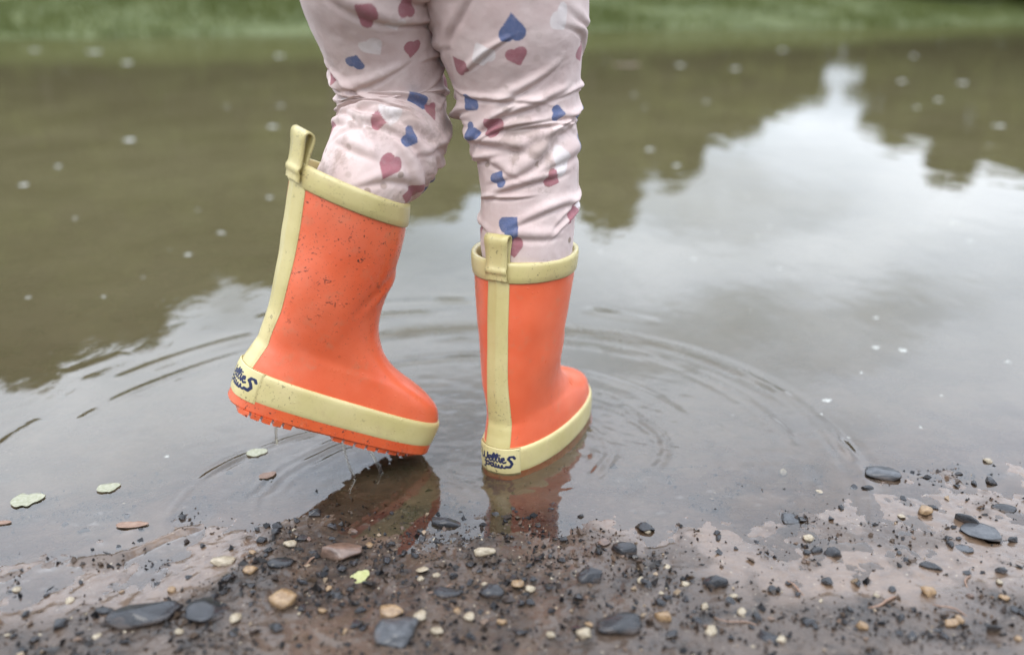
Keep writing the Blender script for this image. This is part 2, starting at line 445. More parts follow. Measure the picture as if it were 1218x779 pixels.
def water_h(x, y):
    z = np.zeros_like(x)
    k = (np.hypot(x, y - .8) < 2.2)
    X, Y = x[k], y[k]
    w = ring(X, Y, -.02, .74, .333, .012, .030, .00125, -20, 110, 20, 1, base=.75)
    w += ring(X, Y, -.02, .74, .290, .010, .022, .00050, -10, 85, 25, 2, base=.6)
    w += ring(X, Y, -.08, .72, .412, .011, .032, .00056, 95, 170, 18, 3, base=.25)
    w += ring(X, Y, -.08, .72, .362, .009, .026, .00040, 100, 165, 18, 4, base=.2)
    w += ring(X, Y, -.08, .70, .475, .018, .05, .0004, 60, 175, 25, 12, base=.2)
    w += ring(X, Y, -.115, .64, .168, .007, .014, .00042, 105, 200, 12, 5, 1.1, .7)
    w += ring(X, Y, -.115, .66, .100, .014, .013, .00026, 90, 215, 20, 6)
    w += ring(X, Y, .02, .755, .125, .010, .018, .00036, -60, 90, 20, 7, base=.6)
    w += ring(X, Y, .01, .74, .080, .012, .012, .00016, -140, 60, 30, 8)
    w += ring(X, Y, .06, .72, .165, .010, .010, .00014, -50, 25, 10, 9)
    w += ring(X, Y, -.10, .72, .175, .012, .024, .00026, 0, 120, 30, 10)
    w += ring(X, Y, -.05, .73, .240, .012, .030, .00026, 20, 150, 40, 11)
    dn = np.hypot((X + .04) / .26, (Y - .70) / .20)
    w += .00040 * np.exp(-dn ** 2) * fbm(X * 60, Y * 75, 0, 80, 2)
    w += .00010 * np.exp(-(np.hypot(X - .12, Y - .72) / .12) ** 2) * np.sin(X * 260 + Y * 420 + 3 * noise(X * 15, Y * 15, 0, 33)) * sstep(-.1, .5, noise(X * 20, Y * 20, 0, 34))
    w *= sstep(.0008, .006, -ground_h(X, Y)) * .85 + .15
    z[k] = w
    return z

wxs = graded(-.62, .62, .0027, -40, 40, 1.10)
wys = graded(.50, 1.22, .0027, .36, 17, 1.10)
V, Fq = sheet(wxs, wys, water_h)
depth = np.maximum(-ground_h(V[:, 0], V[:, 1]), 0)
me = mesh_np('water', V, Fq)
attr(me, 'murk', np.clip(1 - np.exp(-depth / .055), 0, .94))
tag(link('water', me, M['water']), kind='structure')

# ------------------------------------------------------------------ far bank: grass, bushes, trees (seen mostly mirrored)
R_ = np.random.default_rng(7)
def leaf_cards(C, size, rng, up=.35):
    n = len(C)
    a = rng.normal(size=(n, 3)); a /= np.linalg.norm(a, axis=1)[:, None]
    b = rng.normal(size=(n, 3)); b[:, 2] += up; b = np.cross(a, b); b /= np.linalg.norm(b, axis=1)[:, None]
    s = size * rng.uniform(.6, 1.4, (n, 1))
    V = np.stack([C - a * s, C - b * s * .55, C + a * s, C + b * s * .55], 1).reshape(-1, 3)
    return V, np.arange(n * 4).reshape(-1, 4)

def tube(pts, rr, nseg=8):
    pts = np.asarray(pts, float); V = []
    for i, p in enumerate(pts):
        t = pts[min(i + 1, len(pts) - 1)] - pts[max(i - 1, 0)]; t /= np.linalg.norm(t)
        a = np.cross(t, [0.31, .9, .2]); a /= np.linalg.norm(a); b = np.cross(t, a)
        for k in range(nseg):
            an = 2 * math.pi * k / nseg
            V.append(p + rr[i] * (math.cos(an) * a + math.sin(an) * b))
    return np.array(V), gridfaces(len(pts), nseg, True)

def join(parts):
    Vs, Fs, o = [], [], 0
    for v, f in parts:
        Vs.append(v); Fs.append(f + o); o += len(v)
    return np.concatenate(Vs), np.concatenate(Fs)

def make_tree(x, y, height, width, label, mat, seed, low=.12, group='trees beyond the grassy bank', name='tree', cat='tree', nleaf=9000, point=.5, size=.20):
    g = np.random.default_rng(seed)
    z0 = float(ground_h(np.array([x]), np.array([y]))[0])
    root = link(name, None, loc=(x, y, z0 - .05)); tag(root, label, cat, group)
    r0 = .02 * height + .03
    parts, clumps = [], []
    top = np.array([g.normal() * .03 * height, g.normal() * .03 * height, height * .86])
    tp = [np.array([0, 0, -.1]), top * [.2, .5, .3], top * [.7, .6, .65], top]
    parts.append(tube(tp, [r0, r0 * .8, r0 * .5, r0 * .12]))
    for k in range(16 if name == 'tree' else 10):
        f = low + (1 - low) * (k + g.uniform(.2, .8)) / 16.5 if name == 'tree' else g.uniform(.1, .85)
        prof = (math.sin(math.pi * min(.98, max(.06, (f - low * .6) / (1.04 - low * .6))) ** point)) ** .75
        an = g.uniform(0, 2 * math.pi); ln = width * .5 * prof * g.uniform(.65, 1.05)
        base = np.array([top[0] * f, top[1] * f, height * f * .86])
        tip = base + np.array([math.cos(an) * ln, math.sin(an) * ln, height * .10 * g.uniform(.2, 1.2)])
        parts.append(tube([base, (base + tip) / 2 + [0, 0, .03 * height], tip], [r0 * .32, r0 * .2, r0 * .06], 6))
        for q in (.45, .75, 1.0):
            clumps.append((base + (tip - base) * q, (.11 * width + .05 * height) * g.uniform(.7, 1.15) * (1.1 - .3 * q)))
    if name == 'bush':
        for k in range(9):
            an = k * .7 + g.uniform(0, .4); q = width * .42 * g.uniform(.5, 1)
            clumps.append((np.array([math.cos(an) * q, math.sin(an) * q, g.uniform(.10, .35) * min(height, 1.6)]), .26 * min(1, height / 1.5)))
    clumps.append((top, .09 * width + .035 * height)); clumps.append((top + [0, 0, .07 * height], .05 * width + .03 * height))
    v, f = join(parts); link('trunk', mesh_np('trunk', v, f), M['bark'], root)
    tot = sum(c[1] ** 2 for c in clumps); P = []
    for c, r in clumps:
        n = int(nleaf * r * r / tot)
        d_ = g.normal(size=(n, 3)); d_ /= np.linalg.norm(d_, axis=1)[:, None]
        P.append(c + d_ * (r * g.uniform(.25, 1.0, (n, 1)) ** .6) * [1, 1, .8])
    v, f = leaf_cards(np.concatenate(P), size, g)
    link('crown', mesh_np('crown', v, f, False), mat, root)
    return root

def polar(az, R): return R * math.sin(rad(az)), R * math.cos(rad(az))
TREES = [ # azimuth, distance, top elevation seen from the mirrored eye, width, light?, label
    (-27.5, 37, 20.5, 9, 0, 'broad dark tree in the second row behind the yellowish tree'),
    (-21, 37, 18, 9, 0, 'broad dark tree in the second row behind the domed crown'),
    (-14.5, 37, 15.4, 8, 0, 'rounded dark tree in the second row above the raised boot'),
    (-38, 27, 23, 9.5, 0, 'tallest and broadest dark tree, ending the high side of the tree line'),
    (-31, 25, 22, 8.0, 1, 'tall yellowish green tree next to the tallest broad dark tree'),
    (-24.5, 27, 20.6, 8.0, 0, 'tall dark tree with a domed crown beside the tall yellowish green tree'),
    (-18, 26, 17.6, 7.0, 1, 'pale green tree mirrored above the raised boot'),
    (-11.5, 28, 15.2, 7, 0, 'dark rounded tree standing behind the raised boot'),
    (-5.5, 27, 13.6, 6.5, 1, 'lighter green tree mirrored behind the pink trousers'),
    (.5, 29, 14.2, 7, 0, 'dark tree standing straight behind the child'),
    (5.5, 28, 14, 5.6, 1, 'light green tree mirrored just beside the standing leg'),
    (10.2, 30, 11.2, 3.9, 0, 'medium dark tree between the light green tree and the bright sky gap'),
    (14.0, 32, 8.6, 3.8, 1, 'low light tree bordering the bright gap of sky'),
    (16.9, 34, 6.4, 2.6, 0, 'small dark tree closest to the bright gap of sky on the child side'),
    (23.2, 33, 8.4, 3.4, 1, 'low yellow green tree on the far side of the sky gap'),
    (26.4, 32, 10.4, 3.4, 0, 'narrow pointed dark tree across the sky gap from the child'),
    (30.2, 33, 9.4, 6.2, 1, 'wide low light green tree beside the narrow pointed dark tree'),
    (36, 33, 11, 7.0, 0, 'big dark tree behind the wide low light green tree'),
]
for i, (az, Rr, el, w, lt, lab) in enumerate(TREES):
    x, y = polar(az, Rr)
    z0 = float(ground_h(np.array([x]), np.array([y]))[0])
    make_tree(x, y, Rr * math.tan(rad(el)) - .4 - z0, w, lab, M['foliage2' if lt else 'foliage'], 100 + i)
BUSH = [(-39, 3.4), (-35, 3.0), (-31, 3.2), (-27, 2.9), (-23, 3.1), (-20.8, 3.2), (-19, 2.7), (-17, 3.0), (-15, 2.8), (-11, 2.4), (-7, 2.4), (-3, 2.2), (1.5, 2.2), (5, 2.2), (8, 1.9), (11.6, 1.3), (15.2, 1.2), (17.2, .9), (21.6, .8), (23.6, 1.3), (27.5, 1.3), (31.5, 1.2), (36, 1.6)]
for i, (az, hh) in enumerate(BUSH):
    x, y = polar(az, 22 + 1.2 * math.sin(i * 2.3))
    make_tree(x, y, hh * (1.25 if hh > 1 else 1.0), 3.0 if hh > 1 else 2.0, 'leafy waterside bush in the row behind the grassy bank', M['foliage' if i % 2 else 'foliage2'], 300 + i, .05, 'bushes behind the grassy bank', 'bush', 'bush', 3200, .8, .12)

n = 80000
gx = R_.uniform(-12, 12, n); gy = 10.2 + .38 * np.clip(gx, -7, 9) + 9 * R_.uniform(0, 1, n) ** 1.7
gz = ground_h(gx, gy)
k = gz > -.05 + .06 * R_.uniform(0, 1, n) ** .35; gx, gy, gz = gx[k], gy[k], gz[k]; n = len(gx)
hgt = R_.uniform(.05, .20, n) * (.7 + .5 * noise(gx * .8, gy * .8, 0, 77)); an = R_.uniform(0, 6.28, n); wd = R_.uniform(.004, .009, n)
lean = R_.normal(size=(n, 2)) * .35 * hgt[:, None]
B = np.stack([gx, gy, gz - .01], 1); D = np.stack([np.cos(an) * wd, np.sin(an) * wd, 0 * an], 1)
mid = B + np.stack([lean[:, 0] * .35, lean[:, 1] * .35, hgt * .6], 1); tip = B + np.stack([lean[:, 0], lean[:, 1], hgt], 1)
V = np.stack([B - D, B + D, mid + D * .8, tip, mid - D * .8], 1).reshape(-1, 3)
I = np.arange(n)[:, None] * 5
Fq = np.concatenate([I + [[0, 1, 2]], I + [[0, 2, 4]], I + [[4, 2, 3]]])
tag(link('grass', mesh_np('grass', V, Fq, False), M['grass']), 'bright green grass growing along the far bank', 'grass', kind='stuff')

# ------------------------------------------------------------------ the child: trousers and boots
PERSON = Vector((-.045, .72, 0))
person = link('person', None, loc=PERSON)
tag(person, 'small child in heart printed pink trousers and orange boots stepping into the puddle', 'child')

LEFT = [(-0.145, 0.712, 0.203, 0.026), (-0.1385, 0.7155, 0.233, 0.032), (-0.1215, 0.7245, 0.2585, 0.0385), (-0.1073, 0.7416, 0.2797, 0.0458), (-0.1007, 0.7571, 0.2983, 0.0458), (-0.1022, 0.7673, 0.3248, 0.0453), (-0.1061, 0.7571, 0.3593, 0.0469), (-0.1115, 0.7416, 0.3919, 0.0505), (-0.1108, 0.7261, 0.4221, 0.0577), (-0.1026, 0.721, 0.4539, 0.068), (-0.0855, 0.721, 0.4847, 0.0762), (-0.0715, 0.721, 0.5276, 0.0803), (-0.068, 0.721, 0.5854, 0.0783)]
RIGHT = [(.0126, .744, .165, .034), (.0132, .745, .1916, .0395), (.0138, .745, .2142, .0405), (.0143, .747, .2503, .0415), (.012, .747, .2788, .0435), (.0077, .750, .2993, .0475), (.0034, .750, .3399, .0535), (-.0013, .745, .3728, .061), (-.004, .740, .3981, .064), (-.011, .735, .4284, .068), (-.0213, .725, .457, .074), (-.0323, .715, .4839, .077), (-.0408, .710, .5257, .079), (-.0430, .708, .581, .076)]

def spline(P, n):
    P = np.asarray(P, float)
    P = np.concatenate([[2 * P[0] - P[1]], P, [2 * P[-1] - P[-2]]])
    out = []
    m = len(P) - 3
    for t in np.linspace(0, m - 1e-6, n):
        i = int(t); u = t - i; a, b, c, d_ = P[i:i + 4]
        out.append(.5 * (2 * b + (c - a) * u + (2 * a - 5 * b + 4 * c - d_) * u * u + (3 * b - a - 3 * c + d_) * u ** 3))
    out = np.array(out)
    L = np.concatenate([[0], np.cumsum(np.linalg.norm(np.diff(out[:, :3], axis=0), axis=1))])
    q = np.linspace(0, L[-1], n)
    return np.stack([np.interp(q, L, out[:, j]) for j in range(4)], 1), q

NU, NV = 230, 380
def leg_surface(P, folds, seed):
    C, q = spline(P, NV)
    T = np.gradient(C[:, :3], axis=0)
    ker = np.ones(15) / 15
    T = np.stack([np.convolve(np.pad(T[:, j], 7, mode='edge'), ker, 'valid') for j in range(3)], 1)
    T /= np.linalg.norm(T, axis=1)[:, None]
    ref = np.array([0, -1.0, 0])
    A = ref - T * (T @ ref)[:, None]; A /= np.linalg.norm(A, axis=1)[:, None]   # towards the back of the child
    Bv = np.cross(A, T); Bv = -Bv if Bv[0, 0] < 0 else Bv                       # towards +x
    u = np.linspace(-math.pi, math.pi, NU, endpoint=False)
    U, Vv = np.meshgrid(u, q)
    rr = C[:, 3][:, None]
    s = U * .048
    disp = .0016 * fbm(np.cos(U) * 2.2 + 5, np.sin(U) * 2.2, Vv * 22, seed, 3) + .0005 * fbm(np.cos(U) * 7, np.sin(U) * 7, Vv * 110, seed + 3, 3)
    for (u0, v0, ang, ln, w, amp) in folds:
        ds = ((U - u0 + math.pi) % (2 * math.pi) - math.pi) * .048; dv = Vv - v0
        ca, sa = math.cos(ang), math.sin(ang)
        a = ds * ca + dv * sa; b = -ds * sa + dv * ca
        b = b + .10 * a * a / ln + .0025 * np.sin(a * 55 + u0 * 9)
        win = np.clip(1 - (a / ln) ** 2, 0, 1) ** 1.5
        wl = w * (.55 + .45 * win)
        disp += amp * win * (np.exp(-(b / wl) ** 2) - .75 * np.exp(-((b + 1.25 * wl) / (.5 * wl)) ** 2))
    rad_ = rr + disp
    X = C[:, None, :3] + rad_[..., None] * (np.cos(U)[..., None] * A[:, None, :] + np.sin(U)[..., None] * Bv[:, None, :])
    return X.reshape(-1, 3), U.ravel(), Vv.ravel(), np.broadcast_to(rr, U.shape).ravel()

def make_folds(seed, bands):
    g = np.random.default_rng(seed); F_ = []
    for (v0, v1, n, amp, tilt) in bands:
        for k in range(n):
            F_.append((g.uniform(-math.pi, math.pi), g.uniform(v0, v1), g.normal() * .22 + tilt * g.choice([1, 1, -.6]), g.uniform(.022, .062), g.uniform(.0026, .0055), amp * g.uniform(.55, 1.2)))
    return F_
FOLD_R = make_folds(3, [(.035, .17, 34, .0032, .22), (.10, .22, 14, .0028, .45), (.2, .34, 12, .0024, .7)])
FOLD_R += [(.3, .118, .30, .07, .005, .0035), (-.2, .095, .25, .06, .005, .0032), (.5, .072, .2, .06, .0045, .003), (1.2, .14, .35, .06, .005, .003), (-.6, .13, -.25, .05, .005, .003)]
FOLD_L = make_folds(4, [(.04, .15, 30, .0034, .15), (.10, .17, 10, .0038, -.1), (.16, .30, 14, .0028, -.55)])
FOLD_L += [(.2, .108, .05, .08, .006, .0050), (.5, .094, -.08, .08, .005, .0045), (-.5, .120, .12, .07, .006, .0045), (.9, .083, -.2, .05, .005, .004), (.1, .135, -.1, .06, .005, .003), (.6, .235, -.5, .08, .006, .0035), (.9, .255, -.55, .07, .006, .004)]
BLUE, RED, WHITE = (.045, .090, .215), (.31, .100, .118), (.70, .64, .61)
HEARTS = {   # angle round the leg, length up the leg, turn, size, colour
    'L': [(0.109, 0.2455, -2.27, 0.0143, RED), (0.710, 0.2466, 2.79, 0.0135, RED), (0.055, 0.2139, 0.35, 0.0159, WHITE), (-0.328, 0.2027, 2.62, 0.0137, BLUE), (0.628, 0.1993, -0.44, 0.0142, RED), (0.519, 0.1272, -1.05, 0.0157, BLUE), (0.847, 0.1205, 0.35, 0.0101, RED), (-0.246, 0.0935, 1.57, 0.0113, RED), (0.355, 0.0935, 1.57, 0.0114, BLUE), (0.273, 0.0709, 0.17, 0.0145, RED), (1.120, 0.0698, -0.87, 0.0150, RED), (-1.038, 0.1779, 0.00, 0.0138, RED), (-0.710, 0.1486, 0.70, 0.0149, WHITE), (-0.082, 0.1002, 0.17, 0.0155, WHITE), (1.284, 0.2038, 0.35, 0.0145, WHITE), (0.492, 0.2331, 0.00, 0.0127, WHITE)],
    'R': [(0.027, 0.2283, 3.14, 0.0172, BLUE), (0.055, 0.2046, 0.17, 0.0142, RED), (-0.382, 0.2114, -2.79, 0.0161, WHITE), (-0.792, 0.2012, -2.62, 0.0141, RED), (-0.874, 0.1605, -0.79, 0.0146, BLUE), (-0.492, 0.1424, -2.44, 0.0161, RED), (0.683, 0.1458, 1.40, 0.0124, BLUE), (1.202, 0.1899, 0.35, 0.0145, RED), (-0.929, 0.1368, -0.70, 0.0137, BLUE), (-0.601, 0.1006, 2.62, 0.0133, BLUE), (0.492, 0.0961, 1.05, 0.0128, RED), (-0.382, 0.0576, 2.44, 0.0172, BLUE), (-0.328, 0.0396, 0.17, 0.0152, RED), (0.656, 0.2261, 0.52, 0.0146, WHITE), (0.738, 0.1074, 1.75, 0.0159, WHITE), (1.093, 0.0667, 3.49, 0.0154, RED), (1.530, 0.1119, 0.00, 0.0143, BLUE)],
}
def heart_sd(px, py):
    px = np.abs(px); py = py + .52
    a = np.sqrt((px - .25) ** 2 + (py - .75) ** 2) - math.sqrt(2) / 4
    m2 = .5 * np.maximum(px + py, 0)
    b = np.sqrt(np.minimum(px ** 2 + (py - 1) ** 2, (px - m2) ** 2 + (py - m2) ** 2)) * np.sign(px - py)
    return np.where(py + px > 1, a, b)

def print_hearts(U, Vv, rr, hearts):
    sd_ = np.full(len(U), .02); col = np.zeros((len(U), 4)); col[:, 3] = 1
    for (u0, v0, ang, size, c) in hearts:
        ds = ((U - u0 + math.pi) % (2 * math.pi) - math.pi) * rr; dv = Vv - v0
        near_ = np.hypot(ds, dv) < .03
        ca, sa = math.cos(ang), math.sin(ang)
        d_ = heart_sd((ds * ca + dv * sa) / size, (-ds * sa + dv * ca) / size) * size
        k = near_ & (d_ < sd_)
        sd_[k] = d_[k]; col[k, :3] = c
    return sd_, col

parts, HD, HC = [], [], []
for key, P, folds, seed in (('L', LEFT, FOLD_L, 400), ('R', RIGHT, FOLD_R, 500)):
    X, U, Vv, rr = leg_surface(P, folds, seed)
    g = np.random.default_rng(seed)
    hs = list(HEARTS[key])
    tries = 0
    while tries < 260:                                  # the rest of the print, on the sides the photograph hides
        tries += 1
        u0, v0 = g.uniform(-math.pi, math.pi), g.uniform(.03, .42)
        if abs(u0) < 1.5 and v0 < .36: continue
        if all(math.hypot(((u0 - q[0] + math.pi) % (2 * math.pi) - math.pi) * .05, v0 - q[1]) > .024 for q in hs):
            hs.append((u0, v0, g.uniform(-3.1, 3.1), .0185, (BLUE, RED, WHITE)[len(hs) % 3]))
    sd_, col = print_hearts(U, Vv, rr, hs)
    parts.append((X, gridfaces(NV, NU, True))); HD.append(sd_); HC.append(col)
V, Fq = join(parts)
V = V - np.array(PERSON)
me = mesh_np('trousers', V, Fq)
attr(me, 'heart', np.concatenate(HD)); attr(me, 'print_colour', np.concatenate(HC), True)
trousers = link('trousers', me, M['fabric'], person)
trousers['label'] = 'pale pink cotton trousers printed with blue, red and white hearts'

# waist and hem of the top, above the picture's edge
rows = []
for z, rx, ry, cy in [(.545, .118, .083, .704), (.57, .121, .086, .704), (.62, .118, .085, .703), (.70, .122, .084, .70), (.76, .125, .08, .70), (.80, .10, .065, .70), (.82, .05, .045, .70), (.825, .002, .002, .70)]:
    t = np.linspace(0, 2 * math.pi, 64, endpoint=False)
    rows.append(np.stack([-.054 + rx * np.cos(t), cy + ry * np.sin(t), z + .002 * np.sin(t * 7)], 1))
link('top', mesh_np('top', np.concatenate(rows) - np.array(PERSON), gridfaces(len(rows), 64, True)), M['shirt'], person)

# ---- boots, in boot space: y forward from the heel, z up from the sole, metres
BL, BH = .1805, .206
KN = np.array([ # yb, zb, yf, zf, half width, foot blend
    (.0015, .010, .1795, .009, .0345, 1), (.0000, .018, .1806, .017, .0350, 1), (-.0008, .028, .1806, .026, .0352, 1), (-.0005, .036, .1800, .033, .0350, 1),
    (.0005, .042, .1775, .0405, .0345, 1), (.0020, .048, .1720, .0480, .0338, 1), (.0032, .054, .1620, .0540, .0328, .95), (.0045, .060, .1490, .0590, .0318, .86),
    (.0055, .067, .1350, .0645, .0312, .72), (.0065, .075, .1210, .0720, .0310, .52), (.0070, .084, .1090, .0820, .0315, .32), (.0070, .095, .1005, .0950, .0328, .14),
    (.0065, .109, .0958, .1100, .0348, .03), (.0055, .127, .0942, .1280, .0370, 0), (.0035, .152, .0950, .1520, .0400, 0), (.0015, .180, .0972, .1800, .0430, 0), (.0, .206, .0985, .2060, .0450, 0)], float)
for r_, (db, df) in {8: (-.0015, -.002), 9: (-.003, -.003), 10: (-.004, -.003), 11: (-.0045, -.0025), 12: (-.0045, -.0005), 13: (-.004, .0025), 14: (-.003, .0050), 15: (-.001, .0035)}.items():
    KN[r_, 0] += db; KN[r_, 2] += df; KN[r_, 4] -= .0008
def knots(t):
    """t in 0..16"""
    t = np.clip(np.asarray(t, float), 0, 15.9999); i = t.astype(int); u = (t - i)[..., None]
    P = np.concatenate([[2 * KN[0] - KN[1]], KN, [2 * KN[-1] - KN[-2]]])
    a, b, c, d_ = P[i], P[i + 1], P[i + 2], P[i + 3]
    return .5 * (2 * b + (c - a) * u + (2 * a - 5 * b + 4 * c - d_) * u * u + (3 * b - a - 3 * c + d_) * u ** 3)

TWIST = {-1: .27, 1: 0.0}
def boot_pt(t, th, off, mir, lean, crease=1.0):
    """point of the boot wall: ring t, angle th (0 at the heel seam, + to the right), off metres outside the wall"""
    t, th, off = np.broadcast_arrays(np.asarray(t, float), np.asarray(th, float), np.asarray(off, float))
    k = knots(t); yb, zb, yf, zf, w, ft = [k[..., j] for j in range(6)]
    th = th + TWIST[mir] * sstep(8.0, 15.0, t)
    c, s = np.cos(th), np.sin(th)
    sc2 = np.sign(c) * np.abs(c) ** (1 - .14 * ft)
    f = (1 - sc2) / 2
    wf = np.abs(s) ** (1 - .28 * ft) * (1 + ft * (-.105 * c - .03))
    x = np.sign(s) * w * wf + mir * ft * .006 * (np.sin(f * 3.14) * .8 - f * 1.2 + .2)
    y = yb + (yf - yb) * f
    z = zb + (zf - zb) * f
    rl = np.hypot(s, c)
    nx, ny = s / (1 + 0 * rl), -c
    # soft wrinkles where the ankle bends
    bend = crease * (.0013 * np.exp(-((z - .098 - .12 * (f - .6)) / .0075) ** 2) * sstep(.35, .9, f) - .0010 * np.exp(-((z - .113 - .16 * (f - .7)) / .009) ** 2) * sstep(.3, .8, f))
    bend = bend + .0013 * fbm(np.cos(th) * 1.5 + 3 + mir, np.sin(th) * 1.5, z * 26, 600, 2) * sstep(.05, .09, z)
    x = x + nx * (off + bend); y = y + ny * (off + bend)
    zz = np.maximum(z - .085, 0)
    y = y + lean * (zz * zz / (zz + .015))
    return np.stack([x, y, z], -1)

NTH = 120
TH = np.linspace(-math.pi, math.pi, NTH, endpoint=False)
def loops(rings):
    return np.concatenate(rings), gridfaces(len(rings), NTH, True)

def band(t0, t1, d_, mir, lean, inner=-.0005, n=9):
    R2 = [boot_pt(t0, TH, inner, mir, lean)]
    for k in range(n):
        f = k / (n - 1); e_ = min(f, 1 - f) * 9
        R2.append(boot_pt(t0 + (t1 - t0) * f, TH, d_ * (.55 + .45 * min(1, e_)), mir, lean))
    R2.append(boot_pt(t1, TH, inner, mir, lean))
    return loops(R2)

def patch_sheet(tt, th0, th1, off_fn, mir, lean, nt=60, nth=60, inner=-.0002):
    t = np.linspace(*tt, nt); hd = np.linspace(th0, th1, 4000)
    q_ = boot_pt(sum(tt) / 2, hd, 0, mir, lean); cl = np.concatenate([[0], np.cumsum(np.linalg.norm(np.diff(q_, axis=0), axis=1))])
    h_ = np.interp(np.linspace(0, cl[-1], nth), cl, hd)             # evenly spaced along the wall
    T2, H2 = np.meshgrid(t, h_, indexing='ij')
    fu = (H2 - th0) / (th1 - th0) * 2 - 1; fv = (T2 - tt[0]) / (tt[1] - tt[0]) * 2 - 1
    O = boot_pt(T2, H2, off_fn(fu, fv), mir, lean).reshape(-1, 3)
    I_ = boot_pt(T2, H2, inner, mir, lean).reshape(-1, 3)
    Fa = gridfaces(nt, nth); n = nt * nth
    rim_ = np.concatenate([np.arange(nth), np.arange(1, nt) * nth + nth - 1, (nt - 1) * nth + np.arange(nth - 2, -1, -1), np.arange(nt - 2, 0, -1) * nth])
    r2 = np.roll(rim_, -1)
    side = np.stack([rim_, r2, r2 + n, rim_ + n], 1)
    G_ = O.reshape(nt, nth, 3); L_ = np.concatenate([np.zeros((nt, 1)), np.cumsum(np.linalg.norm(np.diff(G_, axis=1), axis=2), axis=1)], 1)
    fu = L_ / L_[:, -1:] * 2 - 1
    return np.concatenate([O, I_]), np.concatenate([Fa, side]), fu.ravel(), fv.ravel()

# brush-script lettering of the heel patch as strokes (x right, y down, in patch units)
STROKES = [
    [(0, 7), (4, 2), (9, 6), (9, 24), (15, 30), (21, 24), (23, 8), (23, 24), (29, 30), (35, 23), (36, 5)],
    [(38, 23), (47, 20), (46, 12), (40, 14), (39, 24), (44, 30), (50, 27)],
    [(51, 26), (58, 9), (56, 1), (52, 8), (51, 25), (56, 30)],
    [(60, 26), (67, 9), (65, 2), (61, 9), (60, 25), (65, 30)],
    [(71, 14), (70, 26), (74, 30)], [(72, 6), (72.5, 6.5)],
    [(76, 24), (84, 21), (83, 14), (78, 16), (77, 25), (82, 31), (88, 28)],
    [(112, 17), (108, 10), (99, 10), (95, 18), (101, 25), (105, 34), (99, 43), (89, 42)],
    [(24, 37), (30, 35), (29, 45), (25, 55), (18, 55)], [(30, 37), (38, 34), (42, 39), (38, 45), (30, 45)],
    [(53, 37), (47, 36), (44, 42), (48, 47), (53, 43), (53, 37), (55, 46), (58, 47)],
    [(61, 37), (61, 45), (66, 47), (69, 39), (70, 46), (75, 47), (78, 38), (79, 44), (85, 46), (90, 42)],
]
def ink_sd(fu, fv):
    px = 58 + fu * 72; py = 28 - fv * 48
    best = np.full(len(px), 99.)
    for q, st in enumerate(STROKES):
        for (x0, y0), (x1, y1) in zip(st[:-1], st[1:]):
            dx, dy = x1 - x0, y1 - y0
            h_ = np.clip(((px - x0) * dx + (py - y0) * dy) / (dx * dx + dy * dy), 0, 1)
            best = np.minimum(best, np.hypot(px - x0 - h_ * dx, py - y0 - h_ * dy) - (4.0 if q == 7 else 2.7))
    return best / 4

def outsole(mir, lean):
    ps = []
    def foot(z, off, y_scale=1.0):
        p = boot_pt(1.0, TH, off, mir, lean); p = p.copy(); p[:, 2] = z; return p
    cap = lambda z, off: np.repeat(np.array([[0, .09, z]]), NTH, 0)
    R2 = [cap(.0145, 0), foot(.0145, -.001), foot(.0140, .0016), foot(.0052, .0020), foot(.0040, .0012), cap(.0040, 0)]
    ps.append(loops(R2))
    def lug(x0, x1, y0, y1, x2=None, x3=None):
        x2 = x0 if x2 is None else x2; x3 = x1 if x3 is None else x3
        v = np.array([(x0, y0, 0), (x1, y0, 0), (x3, y1, 0), (x2, y1, 0), (x0, y0, .0046), (x1, y0, .0046), (x3, y1, .0046), (x2, y1, .0046)], float)
        c = v[:4].mean(0); v[:4, :2] = c[:2] + (v[:4, :2] - c[:2]) * .93
        return v, np.array([(3, 2, 1, 0), (4, 5, 6, 7), (0, 1, 5, 4), (1, 2, 6, 5), (2, 3, 7, 6), (3, 0, 4, 7)])
    hw = lambda y: float(np.interp(y, [0, .012, .03, .06, .09, .12, .15, .17, .1805], [.012, .022, .0275, .029, .0315, .035, .0325, .022, .008]))
    edges = [.004, .013, .022, .031, .040, .049] + [.083 + .0105 * k for k in range(10)]
    for a, b in zip(edges[:-1], edges[1:]):
        if b - a > .02: continue
        for sgn in (-1, 1):
            ps.append(lug(sgn * (hw(a) - .011), sgn * hw(a), a + .001, b - .0012, sgn * (hw(b) - .011), sgn * hw(b)))
    for a in list(np.arange(.008, .048, .011)) + list(np.arange(.088, .165, .013)):
        h_ = hw(a) - .014
        if h_ > .004: ps.append(lug(-h_, h_, a, a + .0065))
    ps.append(lug(-.0285, .0285, .050, .082, -.0300, .0300))       # raised waist bar, kept shallow
    ps[-1][0][:4, 2] = .0024
    return join(ps)

